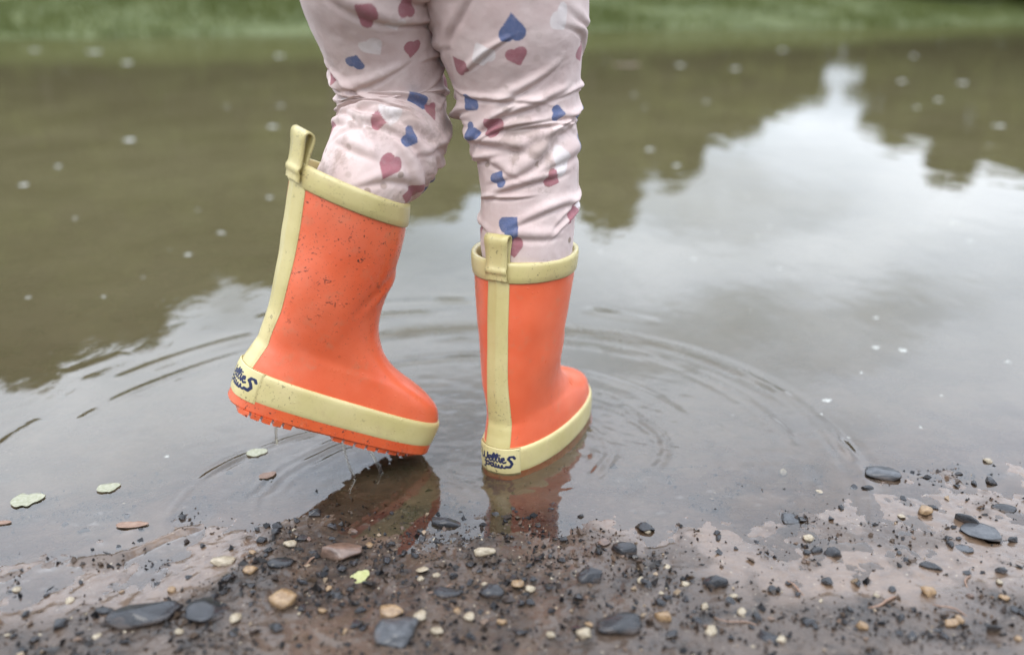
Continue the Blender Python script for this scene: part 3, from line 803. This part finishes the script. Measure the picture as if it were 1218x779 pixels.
def strap_loop(mir, lean):
    """folded pull loop standing over the back of the rim"""
    base = boot_pt(16, 0, 0, mir, lean)
    y0 = base[1]; zt = base[2]
    sl = lean * .9
    prof = [(-.0030, -.0185), (-.0034, -.0120), (-.0046, -.0095), (-.0049, -.0062), (-.0038, -.0030), (-.0036, .004), (-.0044, .014), (-.0056, .0215), (-.0052, .0262), (-.0018, .0285), (.0018, .0265), (.0028, .0215), (.0020, .012), (.0016, .002), (.0030, -.010), (.0036, -.016)]
    C, _ = spline([(a, b * (.86 if b > 0 else .72), 0, 0) for a, b in prof], 60)
    C = C[:, :2]
    tn = np.gradient(C, axis=0); tn /= np.linalg.norm(tn, axis=1)[:, None]; nn = np.stack([-tn[:, 1], tn[:, 0]], 1)
    R2 = []
    hw, th_ = .0098, .0008
    for i in range(60):
        o_ = C[i] + nn[i] * th_; n_ = C[i] - nn[i] * th_
        flare = 1 + .10 * sstep(.005, .024, C[i][1])
        ring_ = [(-hw * flare, o_), (-hw * .5, o_), (hw * .5, o_), (hw * flare, o_), (hw * flare * 1.01, C[i]), (hw * flare, n_), (0, n_), (-hw * flare, n_), (-hw * flare * 1.01, C[i])]
        R2.append([(x, y0 + p[0] + sl * p[1], zt + p[1]) for x, p in ring_])
    V = np.array(R2).reshape(-1, 3)
    back = boot_pt(16, -TWIST[mir], 0, mir, lean)[1]; front = boot_pt(16, math.pi - TWIST[mir], 0, mir, lean)[1]
    yc = (back + front) / 2; V[:, 1] += back - y0
    ca, sa = math.cos(TWIST[mir]), math.sin(TWIST[mir])
    dx, dy = V[:, 0].copy(), V[:, 1] - yc
    V[:, 0] = dx * ca - dy * sa; V[:, 1] = yc + dx * sa + dy * ca
    return V, gridfaces(60, 9, True)

def make_boot(mir, lean, matrix, label):
    ts = np.concatenate([np.linspace(0, 12, 110), np.linspace(12.1, 16, 50)])
    R2 = [boot_pt(t, TH, 0, mir, lean) for t in ts]
    R2.append(boot_pt(16, TH, -.0012, mir, lean) + [0, 0, .0004])
    for t in np.linspace(16, 11.5, 14): R2.append(boot_pt(t, TH, -.0030, mir, lean))
    v, f = loops(R2)
    b = link('rubber_boot', mesh_np('rubber_boot', v, f), M['orange' if mir < 0 else 'orange_clean'], person)
    b['label'] = label
    b.matrix_local = Matrix.Translation(-PERSON) @ matrix
    v, f = band(.25, 3.35, .0021, mir, lean)
    link('foxing_band', mesh_np('foxing_band', v, f), M['cream'], b)
    v, f = outsole(mir, lean)
    me_ = mesh_np('outsole', v, f, False); link('outsole', me_, M['outsole'], b)
    # rim band, folded over the top edge
    R3 = [boot_pt(15.36, TH, -.0003, mir, lean)]
    for t, d_ in ((15.36, .0009), (15.40, .0016), (15.6, .0018), (15.8, .0018), (15.93, .0016)): R3.append(boot_pt(t, TH, d_, mir, lean))
    for d_, zz in ((.0010, .0012), (-.0010, .0017), (-.0028, .0012), (-.0036, 0)): R3.append(boot_pt(16, TH, d_, mir, lean) + [0, 0, zz])
    for t in (15.7, 15.3): R3.append(boot_pt(t, TH, -.0038, mir, lean))
    v, f = loops(R3); link('rim_band', mesh_np('rim_band', v, f), M['cream'], b)
    tt = np.linspace(3.2, 15.45, 90); g_ = np.linspace(-1, 1, 22)
    T2, G2 = np.meshgrid(tt, g_, indexing='ij')
    wk = knots(T2); half = (.0102 if mir > 0 else .0118) / np.maximum(wk[..., 4] * (1 - .1 * wk[..., 5]), .02)
    half = half * np.where(wk[..., 5] > .4, 1 - .22 * (wk[..., 5] - .4), 1)
    def shell(off): return boot_pt(T2, G2 * half, off, mir, lean).reshape(-1, 3)
    O = shell(.0013 * np.clip((1 - np.abs(G2)) * 9, .25, 1) + .0006 * np.exp(-(G2 / .22) ** 2)); I_ = shell(-.0003)
    Fa = gridfaces(90, 22); n_ = 90 * 22
    l_ = np.arange(89) * 22
    side = np.concatenate([np.stack([l_, l_ + 22, l_ + 22 + n_, l_ + n_], 1), np.stack([l_ + 21, l_ + 43, l_ + 43 + n_, l_ + 21 + n_], 1)])
    link('back_strip', mesh_np('back_strip', np.concatenate([O, I_]), np.concatenate([Fa, side])), M['cream'], b)
    v, f, fu, fv = patch_sheet((.22, 3.42), *((-.52, .52) if mir > 0 else (-.46, .62)), lambda a, c: .0021 + .0010 * np.clip((1 - np.maximum(np.abs(a), np.abs(c))) * 30, .2, 1), mir, lean, 80, 140)
    me_ = mesh_np('heel_patch', v, f); attr(me_, 'ink', np.concatenate([ink_sd(fu - (.0 if mir > 0 else .10), fv), np.full(len(fu), 9.)]))
    link('heel_patch', me_, M['patch'], b)
    v, f = strap_loop(mir, lean)
    lp = link('pull_loop', mesh_np('pull_loop', v, f), M['cream'], b)
    return b

def pose(yaw, pitch, roll, t):
    m = Matrix.Rotation(-rad(yaw), 4, 'Z') @ Matrix.Rotation(-rad(pitch), 4, 'X') @ Matrix.Rotation(rad(roll), 4, 'Y')
    return Matrix.Translation(t) @ m
make_boot(-1, -.221, pose(63.7, 25.85, 2.25, (-.2360, .6670, .0835)) @ Matrix.Scale(1.015, 4), 'orange rubber boot lifted at the heel with mud flecks')
make_boot(1, .074, pose(27.6, 0, 0, (-.0150, .7015, -.0140)), 'orange rubber boot standing flat in the shallow water')

# ------------------------------------------------------------------ stones, leaves, foam
STONES = [  # x, y, length, width and height ratio, turn, kind, label
    (-0.2476, 0.4914, 0.0536, 0.53, 0.36, 14, 'black', 'largest glossy black stone, long and wedge shaped, lying on pale mud'),
    (-0.2088, 0.4967, 0.0311, 0.98, 0.26, -10, 'black', 'flat wet black stone touching the largest wedge shaped black stone'),
    (-0.1286, 0.5656, 0.0318, 0.60, 0.46, 8, 'brown', 'smooth brown oval pebble on the waterline under the raised boot'),
    (-0.1590, 0.5047, 0.0215, 0.92, 0.62, 0, 'tan', 'round beige pebble half sunk in grit beside the flat black stone'),
    (-0.2170, 0.5592, 0.0183, 0.69, 0.40, 10, 'cream', 'flat pale yellow pebble on the mud near the brown oval pebble'),
    (0.3421, 0.6313, 0.0125, 0.98, 0.75, 0, 'tan', 'round yellow pebble with two black chips beside it on pale mud'),
    (0.3317, 0.6951, 0.0323, 0.80, 0.30, 5, 'grey', 'dark flat stone rising from the shallow water beside the mud spit'),
    (0.3733, 0.6005, 0.0307, 0.92, 0.16, -30, 'grey', 'flat grey slab bedded in the pale mud'),
    (0.3695, 0.6175, 0.0232, 0.25, 0.50, -42, 'black', 'narrow black stone edge leaning on the flat grey slab'),
    (-0.0740, 0.4706, 0.0320, 0.98, 0.50, 5, 'grey', 'big rounded grey stone among dark grit and cream pebbles'),
    (0.0573, 0.5348, 0.0207, 0.75, 0.62, 0, 'black', 'rounded black pebble alone on brown mud below the standing boot'),
    (0.1460, 0.5308, 0.0188, 0.75, 0.62, -16, 'black', 'angular black stone with a shiny top alone on pale mud'),
    (0.0862, 0.5732, 0.0187, 0.71, 0.60, 0, 'black', 'black pebble at the water edge with a brown pebble beside it'),
    (0.0703, 0.4771, 0.0301, 0.63, 0.50, 0, 'black', 'long lumpy black stone next to an orange tan pebble'),
    (-0.0835, 0.4932, 0.0212, 0.57, 0.50, -16, 'tan', 'elongated tan pebble just behind the big grey stone'),
    (0.1017, 0.4889, 0.0114, 0.98, 0.85, 0, 'tan', 'orange tan pebble next to the long lumpy black stone'),
    (0.2951, 0.5203, 0.0113, 0.92, 0.80, -20, 'tan', 'orange tan pebble lying in the dark grit patch past the flat slab'),
    (-0.0143, 0.5184, 0.0196, 0.75, 0.62, 0, 'black', 'black pebble in the middle of the dark grit'),
    (-0.0479, 0.5147, 0.0248, 0.46, 0.30, -4, 'black', 'flat elongated black stone sunk in dark grit'),
    (-0.1713, 0.5529, 0.0206, 0.69, 0.50, 22, 'black', 'bluish black stone next to the flat pale yellow pebble'),
    (-0.0539, 0.6162, 0.0286, 0.39, 0.40, 0, 'black', 'black jagged stone poking out of the water between the boots'),
    (-0.0212, 0.5721, 0.0193, 0.52, 0.50, 8, 'cream', 'pale cream pebble sitting on the waterline between the boots'),
    (0.2474, 0.5743, 0.0155, 0.63, 0.50, 0, 'black', 'black oval stone on pale mud beside a smaller black chip'),
    (0.2343, 0.5776, 0.0110, 0.80, 0.40, 0, 'black', 'small black chip beside the black oval stone'),
    (0.2268, 0.6225, 0.0186, 0.86, 0.30, 0, 'grey', 'dull grey stone barely breaking the shallow water'),
    (0.4115, 0.6378, 0.0210, 0.52, 0.20, -15, 'black', 'long flat black stone past the yellow pebble'),
    (-0.2814, 0.5038, 0.0145, 0.57, 0.35, 5, 'black', 'small flat black stone on pale mud beside the wedge shaped stone'),
    (0.0712, 0.5843, 0.0111, 0.92, 0.50, 0, 'brown', 'little brown pebble beside the black pebble at the water edge'),
    (-0.0663, 0.5468, 0.0093, 0.92, 0.30, 20, 'cream', 'white stone shard lying on dark grit'),
    (-0.1722, 0.5832, 0.0111, 0.86, 0.60, 12, 'cream', 'pale yellow pebble on the wet gravel under the raised boot'),
    (-0.1928, 0.5468, 0.0112, 0.86, 0.60, 10, 'tan', 'orange brown pebble beside the flat pale yellow pebble'),
    (0.3088, 0.6704, 0.0117, 0.57, 0.50, 0, 'black', 'black stone chip on the mud beside the dark flat stone'),
    (0.3130, 0.5550, 0.0163, 0.57, 0.40, -25, 'black', 'dark slanting stone embedded in mud below the flat slab'),
    (0.3405, 0.5832, 0.0078, 0.57, 0.70, -70, 'black', 'upright black splinter standing beside the flat slab'),
    (0.3487, 0.5798, 0.0156, 0.80, 0.20, 0, 'grey', 'small flat grey stone next to the upright black splinter'),
    (0.1668, 0.4690, 0.0165, 0.80, 0.40, 0, 'black', 'broad black stone half sunk in dark grit away from the water'),
]
PEBBLES = [  # x, y, length, kind
    (-0.062, 0.487, 0.0113, 'cream'), (-0.049, 0.473, 0.0105, 'cream'), (0.047, 0.469, 0.0110, 'cream'), (0.293, 0.482, 0.0101, 'tan'), (0.234, 0.594, 0.0093, 'cream'), (0.245, 0.703, 0.0091, 'cream'), (0.320, 0.625, 0.0069, 'cream'), (-0.055, 0.539, 0.0061, 'cream'), (-0.312, 0.516, 0.0071, 'cream'), (-0.275, 0.476, 0.0072, 'cream'), (-0.186, 0.487, 0.0102, 'cream'), (0.004, 0.527, 0.0096, 'tan'), (-0.028, 0.487, 0.0085, 'cream'), (-0.037, 0.493, 0.0074, 'tan'), (0.013, 0.520, 0.0083, 'cream'), (-0.007, 0.484, 0.0073, 'tan'), (0.156, 0.516, 0.0071, 'cream'), (0.125, 0.531, 0.0073, 'cream'), (0.115, 0.552, 0.0063, 'cream'), (0.233, 0.481, 0.0090, 'tan'), (0.133, 0.504, 0.0081, 'cream'), (0.342, 0.509, 0.0076, 'tan'), (0.350, 0.530, 0.0067, 'cream'), (-0.357, 0.530, 0.0073, 'cream'), (0.258, 0.519, 0.0065, 'cream'), (0.266, 0.666, 0.0080, 'cream'), (0.301, 0.487, 0.0079, 'tan'), (-0.199, 0.574, 0.0058, 'tan'), (0.025, 0.467, 0.0066, 'cream'), (-0.066, 0.535, 0.0061, 'cream'), (0.167, 0.468, 0.0082, 'cream'), (0.438, 0.718, 0.0085, 'cream'), (0.108, 0.604, 0.0074, 'cream'), (-0.159, 0.590, 0.0066, 'brown'), (-0.127, 0.604, 0.0081, 'brown'), (-0.110, 0.581, 0.0065, 'tan'), (0.051, 0.478, 0.0062, 'tan'), (0.131, 0.474, 0.0100, 'cream'), (0.156, 0.495, 0.0075, 'cream'), (-0.244, 0.527, 0.0060, 'tan'), (-0.280, 0.527, 0.0048, 'tan'), (-0.219, 0.474, 0.0067, 'cream'), (-0.129, 0.495, 0.0063, 'tan'), (-0.110, 0.473, 0.0066, 'tan')]
CHIPS = [  # x, y, length
    (0.020, 0.560, 0.0069), (0.029, 0.566, 0.0057), (0.015, 0.533, 0.0073), (-0.083, 0.574, 0.0090), (0.107, 0.608, 0.0162), (0.251, 0.537, 0.0110), (0.152, 0.509, 0.0094), (0.026, 0.522, 0.0084), (0.047, 0.509, 0.0094), (0.006, 0.504, 0.0087), (0.026, 0.495, 0.0080), (0.122, 0.513, 0.0083), (0.097, 0.527, 0.0096), (0.103, 0.507, 0.0088), (0.202, 0.537, 0.0073), (0.187, 0.527, 0.0084), (0.272, 0.527, 0.0084), (-0.305, 0.487, 0.0125), (-0.315, 0.473, 0.0089), (-0.103, 0.495, 0.0103), (-0.123, 0.513, 0.0106), (-0.150, 0.527, 0.0096), (-0.102, 0.527, 0.0121), (-0.094, 0.560, 0.0101), (-0.140, 0.537, 0.0086), (-0.197, 0.590, 0.0092), (-0.188, 0.608, 0.0121), (-0.175, 0.617, 0.0109), (-0.162, 0.627, 0.0124), (-0.144, 0.608, 0.0108), (-0.164, 0.590, 0.0092), (-0.186, 0.574, 0.0084), (-0.186, 0.527, 0.0090), (-0.207, 0.537, 0.0110), (-0.237, 0.542, 0.0062), (-0.259, 0.537, 0.0055), (-0.042, 0.537, 0.0073), (-0.030, 0.527, 0.0084), (0.001, 0.537, 0.0061), (0.040, 0.590, 0.0079), (0.298, 0.673, 0.0088), (0.333, 0.653, 0.0071), (0.352, 0.639, 0.0091), (0.422, 0.681, 0.0133), (0.406, 0.678, 0.0088), (0.400, 0.695, 0.0075), (0.297, 0.574, 0.0058), (0.275, 0.639, 0.0070), (0.261, 0.620, 0.0062), (0.226, 0.574, 0.0071), (0.192, 0.590, 0.0059), (0.173, 0.579, 0.0052), (0.393, 0.590, 0.0105), (0.361, 0.547, 0.0087), (0.336, 0.547, 0.0074), (0.230, 0.537, 0.0098), (0.204, 0.523, 0.0072), (0.166, 0.491, 0.0103), (0.199, 0.487, 0.0113), (0.232, 0.500, 0.0093), (0.263, 0.491, 0.0103), (0.282, 0.470, 0.0110), (0.317, 0.474, 0.0122), (0.342, 0.495, 0.0092), (0.125, 0.487, 0.0091), (0.105, 0.470, 0.0099), (0.006, 0.470, 0.0110), (-0.027, 0.466, 0.0099), (-0.155, 0.474, 0.0100), (-0.182, 0.470, 0.0088), (-0.252, 0.466, 0.0088), (-0.335, 0.500, 0.0081), (-0.361, 0.527, 0.0060), (-0.314, 0.537, 0.0055), (-0.332, 0.523, 0.0060), (-0.059, 0.590, 0.0079), (-0.073, 0.604, 0.0067), (0.001, 0.639, 0.0070), (0.021, 0.614, 0.0082), (0.032, 0.639, 0.0077), (0.056, 0.627, 0.0069)]
FOAM = [  # x, y, width of the floating flecks
    (-1.113, 3.531, 0.0368), (-0.913, 3.559, 0.0301), (-1.142, 2.665, 0.0387), (-1.147, 2.231, 0.0208), (-1.112, 1.996, 0.0188), (-0.793, 2.957, 0.0233), (-0.536, 1.414, 0.0117), (-0.529, 1.560, 0.0149), (-0.518, 1.861, 0.0176), (-0.631, 1.742, 0.0106), (-0.579, 1.446, 0.0080), (-0.689, 1.191, 0.0084), (-0.583, 1.195, 0.0067), (-3.255, 7.206, 0.0643), (-2.494, 5.982, 0.0536), (-1.694, 6.681, 0.0512), (1.053, 5.755, 0.0479), (1.340, 5.477, 0.0492), (0.537, 3.974, 0.0283), (0.515, 3.503, 0.0296), (0.795, 3.709, 0.0313), (0.389, 2.494, 0.0215), (0.418, 2.243, 0.0194), (2.913, 6.681, 0.0512), (1.980, 4.634, 0.0358), (2.247, 4.540, 0.0351), (1.770, 3.772, 0.0343), (1.570, 3.503, 0.0274), (0.372, 1.560, 0.0107), (0.440, 1.536, 0.0105), (0.479, 1.603, 0.0088), (0.298, 1.389, 0.0086), (0.422, 1.337, 0.0074), (0.838, 1.636, 0.0156), (0.799, 1.501, 0.0093), (0.486, 1.107, 0.0071), (0.326, 1.137, 0.0048), (0.474, 1.940, 0.0104), (0.502, 1.861, 0.0100), (0.765, 1.603, 0.0077), (0.926, 1.788, 0.0097), (0.443, 1.001, 0.0072), (0.472, 0.990, 0.0100), (0.398, 0.924, 0.0047), (0.334, 0.850, 0.0087), (0.317, 0.817, 0.0036), (0.375, 0.813, 0.0030), (0.230, 0.891, 0.0045), (0.226, 0.815, 0.0036), (0.406, 0.787, 0.0047), (-0.321, 0.727, 0.0049), (0.581, 0.956, 0.0055), (0.461, 0.862, 0.0038), (0.327, 0.766, 0.0029), (0.149, 1.430, 0.0069), (0.172, 1.266, 0.0053), (-0.554, 0.982, 0.0049), (-0.563, 1.288, 0.0072), (-0.842, 1.670, 0.0102), (2.173, 7.440, 0.0569), (1.091, 2.978, 0.0195), (1.621, 2.978, 0.0234), (-4.054, 10.963, 0.0833), (-3.852, 7.440, 0.0569)]
LEAVES = [  # x, y, length, width ratio, turn, material, label
    (-0.411, 0.651, 0.0271, 0.75, 25, 'leaf_pale', 'largest pale leaf scrap floating in the shallow water'),
    (-0.351, 0.671, 0.0198, 0.75, 30, 'leaf_pale', 'pale leaf scrap floating between the largest scrap and the ripples'),
    (-0.239, 0.734, 0.0197, 0.75, 20, 'leaf_pale', 'pale leaf scrap floating beneath the heel of the raised boot'),
    (-0.307, 0.613, 0.0258, 0.35, 5, 'leaf_brown', 'narrow brown leaf lying in shallow water near the mud ridge'),
    (-0.414, 0.616, 0.0150, 0.40, 5, 'leaf_brown', 'brown leaf scrap at the puddle edge past the pale scraps'),
    (-0.110, 0.537, 0.0153, 0.80, 50, 'leaf_yellow', 'yellow green leaf scrap lying on dark grit near the brown oval pebble'),
    (-0.218, 0.692, 0.0165, 0.60, 40, 'leaf_brown', 'dark brown leaf scrap floating in the ripples under the raised boot'),
    (0.722, 5.755, 0.1791, 0.50, 5, 'leaf_brown', 'brown leaf floating far out on the mirrored trees'),
]

def stone_mesh(name, seed, rough=.22, cuts=4, sub=3):
    bm = bmesh.new(); bmesh.ops.create_icosphere(bm, subdivisions=sub, radius=.5)
    g = np.random.default_rng(seed)
    co = np.array([v.co for v in bm.verts])
    co = co * (1 + rough * fbm(co[:, 0] * 2.2 + seed, co[:, 1] * 2.2, co[:, 2] * 2.2, seed, 3))[:, None]
    for k in range(cuts):                                   # split faces of broken stone
        nrm = g.normal(size=3); nrm /= np.linalg.norm(nrm); lim = g.uniform(.27, .40)
        d_ = co @ nrm; ex = np.maximum(d_ - lim, 0); co = co - nrm * (ex * .80)[:, None]
    co = co / np.abs(co).max(0) * .5
    co = co * (1 + .10 * fbm(co[:, 0] * 5, co[:, 1] * 5, co[:, 2] * 5, seed + 5, 3))[:, None]
    for v, c_ in zip(bm.verts, co): v.co = c_
    me_ = bpy.data.meshes.new(name); bm.to_mesh(me_); bm.free()
    me_.polygons.foreach_set('use_smooth', np.full(len(me_.polygons), True))
    return me_

def chip_mesh(name, seed, npts=13):
    g = np.random.default_rng(seed); bm = bmesh.new()
    for k in range(npts):
        p = g.normal(size=3); p /= np.linalg.norm(p); bm.verts.new(p * .5 * g.uniform(.8, 1.1))
    r = bmesh.ops.convex_hull(bm, input=bm.verts)
    bmesh.ops.delete(bm, geom=[v for v in bm.verts if not v.link_faces], context='VERTS')
    bmesh.ops.bevel(bm, geom=list(bm.edges), offset=.035, segments=1, affect='EDGES')
    bmesh.ops.recalc_face_normals(bm, faces=bm.faces)
    me_ = bpy.data.meshes.new(name); bm.to_mesh(me_); bm.free()
    return me_

def gh(x, y): return float(ground_h(np.array([x]), np.array([y]))[0])

def lay(o, x, y, L, a, h_, turn, sink=.30, tilt=0.0):
    o.scale = (L, L * a, L * h_)
    o.rotation_euler = (tilt, tilt * .6, rad(turn))
    o.location = (x, y, max(gh(x, y), -.004) + L * h_ * (.5 - sink))

MATS = {'black': 'stone_black', 'grey': 'stone_grey', 'brown': 'stone_brown', 'tan': 'stone_tan', 'cream': 'stone_cream'}
for i, (x, y, L, a, h_, turn, kind, lab) in enumerate(STONES):
    me_ = stone_mesh('stone', 900 + i, .34 if kind in ('black', 'grey') else .30, 9 if kind in ('black', 'grey') else 7)
    nm = 'stone' if kind in ('black', 'grey') else 'pebble'
    o = link(nm, me_, M[MATS[kind]]); lay(o, x, y, L, a, h_, turn, .34, .1 * math.sin(i * 5.1))
    tag(o, lab, nm)

pool = {k: [stone_mesh('pebble', 1200 + 10 * j + len(k), .34, 7, 3) for j in range(3)] for k in ('tan', 'cream', 'brown')}
LABP = {'tan': ('small orange tan pebble lying loose in the grit', 'small tan pebbles'), 'cream': ('small cream white pebble lying loose on the wet shore', 'small cream pebbles'), 'brown': ('small brown pebble lying at the water edge', 'small brown pebbles')}
g = np.random.default_rng(31)
peb = [(x, y, L, k) for x, y, L, k in PEBBLES]
for j in range(12):
    x, y = g.uniform(-.36, .40), g.uniform(.455, .57)
    if gritmask(np.array([x]), np.array([y]))[0] > .25 and gh(x, y) > -.001: peb.append((x, y, g.uniform(.0032, .0062), g.choice(['tan', 'cream', 'cream', 'brown'])))
for i, (x, y, L, k) in enumerate(peb):
    me_ = pool[k][i % 3]
    o = link('pebble', me_, M[MATS[k]]); lay(o, x, y, L, g.uniform(.65, 1), g.uniform(.45, .75), g.uniform(0, 360), .33, g.normal() * .2)
    tag(o, LABP[k][0], 'pebble', LABP[k][1])
cpool = [chip_mesh('stone_chip', 1500 + j) for j in range(8)]
chips = list(CHIPS)
for j in range(230):
    x, y = g.uniform(-.38, .46), g.uniform(.455, .68)
    gm = gritmask(np.array([x]), np.array([y]))[0]; hz = gh(x, y)
    if hz > -.003 and g.uniform() < .12 + gm: chips.append((x, y, g.uniform(.0035, .0095)))
chips = chips[:290]
for i, (x, y, L) in enumerate(chips):
    o = link('stone_chip', cpool[i % 8], M['stone_black']); lay(o, x, y, L * 1.1, g.uniform(.5, .95), g.uniform(.3, .6), g.uniform(0, 360), .25, g.normal() * .25)
    if gh(x, y) < -.0004: tag(o, 'small black stone chip lying in the shallow water at the puddle edge', 'stone', 'black chips in the shallows')
    elif gritmask(np.array([x]), np.array([y]))[0] > .4: tag(o, 'small black stone chip bedded in the dark grit', 'stone', 'black chips in the grit')
    else: tag(o, 'small black stone chip lying on bare pale wet mud', 'stone', 'black chips on pale mud')

# fine grit, far too small to count
def mat_grit():
    N = NT('grit_grains')
    c = N.n('ShaderNodeAttribute', attribute_name='tint').outputs['Color']
    N.bsdf(Base_Color=c, Roughness=.30, Specular_IOR_Level=.22)
    return N.m
n = 38000
gx = g.uniform(-.42, .50, n); gy = g.uniform(.43, .72, n)
gm = gritmask(gx, gy); hz = ground_h(gx, gy)
k = (g.uniform(size=n) < (.05 + .95 * gm) * (.35 + .9 * sstep(-.25, .35, fbm(gx * 45, gy * 45, 0, 95, 3)))) & (hz > -.012)
gx, gy, hz = gx[k], gy[k], hz[k]; n = len(gx)
sz = np.clip(.00062 * np.exp(g.normal(size=n) * .62), .0003, .0030)
octv = np.array([(1, 0, 0), (-1, 0, 0), (0, 1, 0), (0, -1, 0), (0, 0, .8), (0, 0, -.8)], float)
octf = np.array([(0, 2, 4), (2, 1, 4), (1, 3, 4), (3, 0, 4), (2, 0, 5), (1, 2, 5), (3, 1, 5), (0, 3, 5)])
jit = g.normal(size=(n, 6, 3)) * .32
V = (octv[None] + jit) * sz[:, None, None] * g.uniform(.6, 1.4, (n, 1, 3)) + np.stack([gx, gy, hz + sz * .35], 1)[:, None]
Fq = octf[None] + (np.arange(n) * 6)[:, None, None]
me = mesh_np('grit', V.reshape(-1, 3), Fq.reshape(-1, 3), False)
pal = np.array([(.008, .0075, .008), (.015, .013, .012), (.030, .021, .016), (.058, .039, .026), (.085, .058, .042), (.12, .08, .055), (.24, .18, .12), (.34, .29, .21)])
ci = g.choice(len(pal), n, p=[.30, .22, .17, .13, .09, .05, .025, .015])
attr(me, 'tint', np.concatenate([np.repeat(pal[ci], 6, 0), np.ones((n * 6, 1))], 1), True)
tag(link('grit', me, mat_grit()), 'dark gritty gravel bedded in the wet mud', 'grit', kind='stuff')

# short wet twigs caught in the grit
g3 = np.random.default_rng(12)
TW = [(.262, .512, .034, 20), (.300, .498, .022, -35), (.330, .535, .020, 60), (.205, .530, .018, -60), (-.255, .498, .024, 12), (-.05, .520, .020, 35), (.150, .485, .026, -15), (-.150, .560, .018, 50)]
for i, (x, y, L, turn) in enumerate(TW):
    n_ = 9; u = np.linspace(-.5, .5, n_)
    C = np.stack([u * L, .08 * L * np.sin(u * 5 + i) + g3.normal(size=n_) * .0002, .0004 * np.cos(u * 6)], 1)
    v, f = tube(C, .0009 * (1 - .5 * np.abs(u) * 1.6) * g3.uniform(.8, 1.3), 7)
    o = link('twig', mesh_np('twig', v, f), M['leaf_brown']); o.rotation_euler = (0, .06, rad(turn)); o.location = (x, y, gh(x, y) + .0012)
    tag(o, 'short dark brown wet twig lying in the gritty mud', 'twig', 'twigs in the grit')

# leaf scraps
for i, (x, y, L, a, turn, m, lab) in enumerate(LEAVES):
    nu, nv = 25, 13
    u = np.linspace(-1, 1, nu); v = np.linspace(-1, 1, nv)
    Uu, Vv = np.meshgrid(u, v)
    half = np.clip(1 - np.abs(Uu) ** 2.2, 0, 1) ** .6 * (1 + .18 * noise(Uu * 3 + i, np.sign(Vv) * 2, 0, 7 + i)) * (1 - .25 * Uu)
    Z = .05 * Uu ** 2 + .04 * Vv ** 2 * half + .03 * noise(Uu * 2.5, Vv * 2.5, i, 5) + (.10 * (Uu + 1) if 'yellow' in m else 0)
    P = np.stack([Uu * .5, Vv * half * .5 * a, Z * .45], -1).reshape(-1, 3) * L
    t_ = .00035
    Fa = gridfaces(nv, nu); nn_ = nu * nv
    rim_ = np.concatenate([np.arange(nu), np.arange(1, nv) * nu + nu - 1, (nv - 1) * nu + np.arange(nu - 2, -1, -1), np.arange(nv - 2, 0, -1) * nu]); r2 = np.roll(rim_, -1)
    V = np.concatenate([P, P - [0, 0, t_]]); Fq = np.concatenate([Fa, Fa[:, ::-1] + nn_, np.stack([rim_, rim_ + nn_, r2 + nn_, r2], 1)])
    o = link('leaf', mesh_np('leaf', V, Fq), M[m]); o.rotation_euler = (0, 0, rad(turn)); o.location = (x, y, max(gh(x, y), 0) + .0007)
    tag(o, lab, 'leaf')

# floating flecks of foam: clustered flat bubbles
fp = []
for j in range(4):
    g2 = np.random.default_rng(60 + j); ps = []
    for q in range(7):
        cx, cy = g2.normal(size=2) * .20; r = g2.uniform(.10, .30)
        if q == 0: cx = cy = 0; r = .34
        R2 = []
        for ph in np.linspace(0, math.pi / 2, 5):
            t = np.linspace(0, 2 * math.pi, 12, endpoint=False); rr = r * max(math.cos(ph), .02)
            R2.append(np.stack([cx + rr * np.cos(t), cy + rr * np.sin(t), 0 * t + r * .42 * math.sin(ph) + .002 * q], 1))
        ps.append((np.concatenate(R2), gridfaces(5, 12, True)))
    v, f = join(ps); fp.append(mesh_np('foam_fleck', v, f))
for i, (x, y, w) in enumerate(FOAM):
    o = link('foam_fleck', fp[i % 4], M['foam']); q_ = .55 + .75 * abs(math.sin(i * 12.9)); o.scale = (w * q_, w * q_ * (.45 + .5 * abs(math.sin(i * 4.1))), w * q_ * .6); o.rotation_euler = (0, 0, i * 1.7); o.location = (x, y, float(water_h(np.array([x]), np.array([y]))[0]) - .0002)
    if y > 1.5: tag(o, 'small white foam fleck floating far out on the still water', 'foam', 'foam flecks far out')
    else: tag(o, 'small white foam fleck floating near the boots and ripples', 'foam', 'foam flecks near the boots')

# water still running off the lifted sole
def drip(pts, rr, lab):
    C, _ = spline([(a, b, c_, r) for (a, b, c_), r in zip(pts, rr)], 24)
    v, f = tube(C[:, :3], C[:, 3], 10)
    o = link('water_drip', mesh_np('water_drip', v, f), M['clear']); tag(o, lab, 'water drip')
drip([(-.150, .698, .0440), (-.149, .694, .030), (-.145, .690, .014), (-.139, .686, -.001)], [.0032, .0014, .0009, .0016], 'clear trickle of water falling from the middle of the raised sole')
drip([(-.131, .704, .0340), (-.127, .702, .022), (-.122, .700, .010), (-.117, .698, -.001)], [.0048, .0022, .0013, .0022], 'glassy strand of water draining under the toe of the raised boot')
drip([(-.200, .674, .0700), (-.2005, .673, .060), (-.201, .672, .050), (-.2015, .672, .042)], [.0022, .0014, .0011, .0018], 'short clear drop of water hanging below the raised heel')
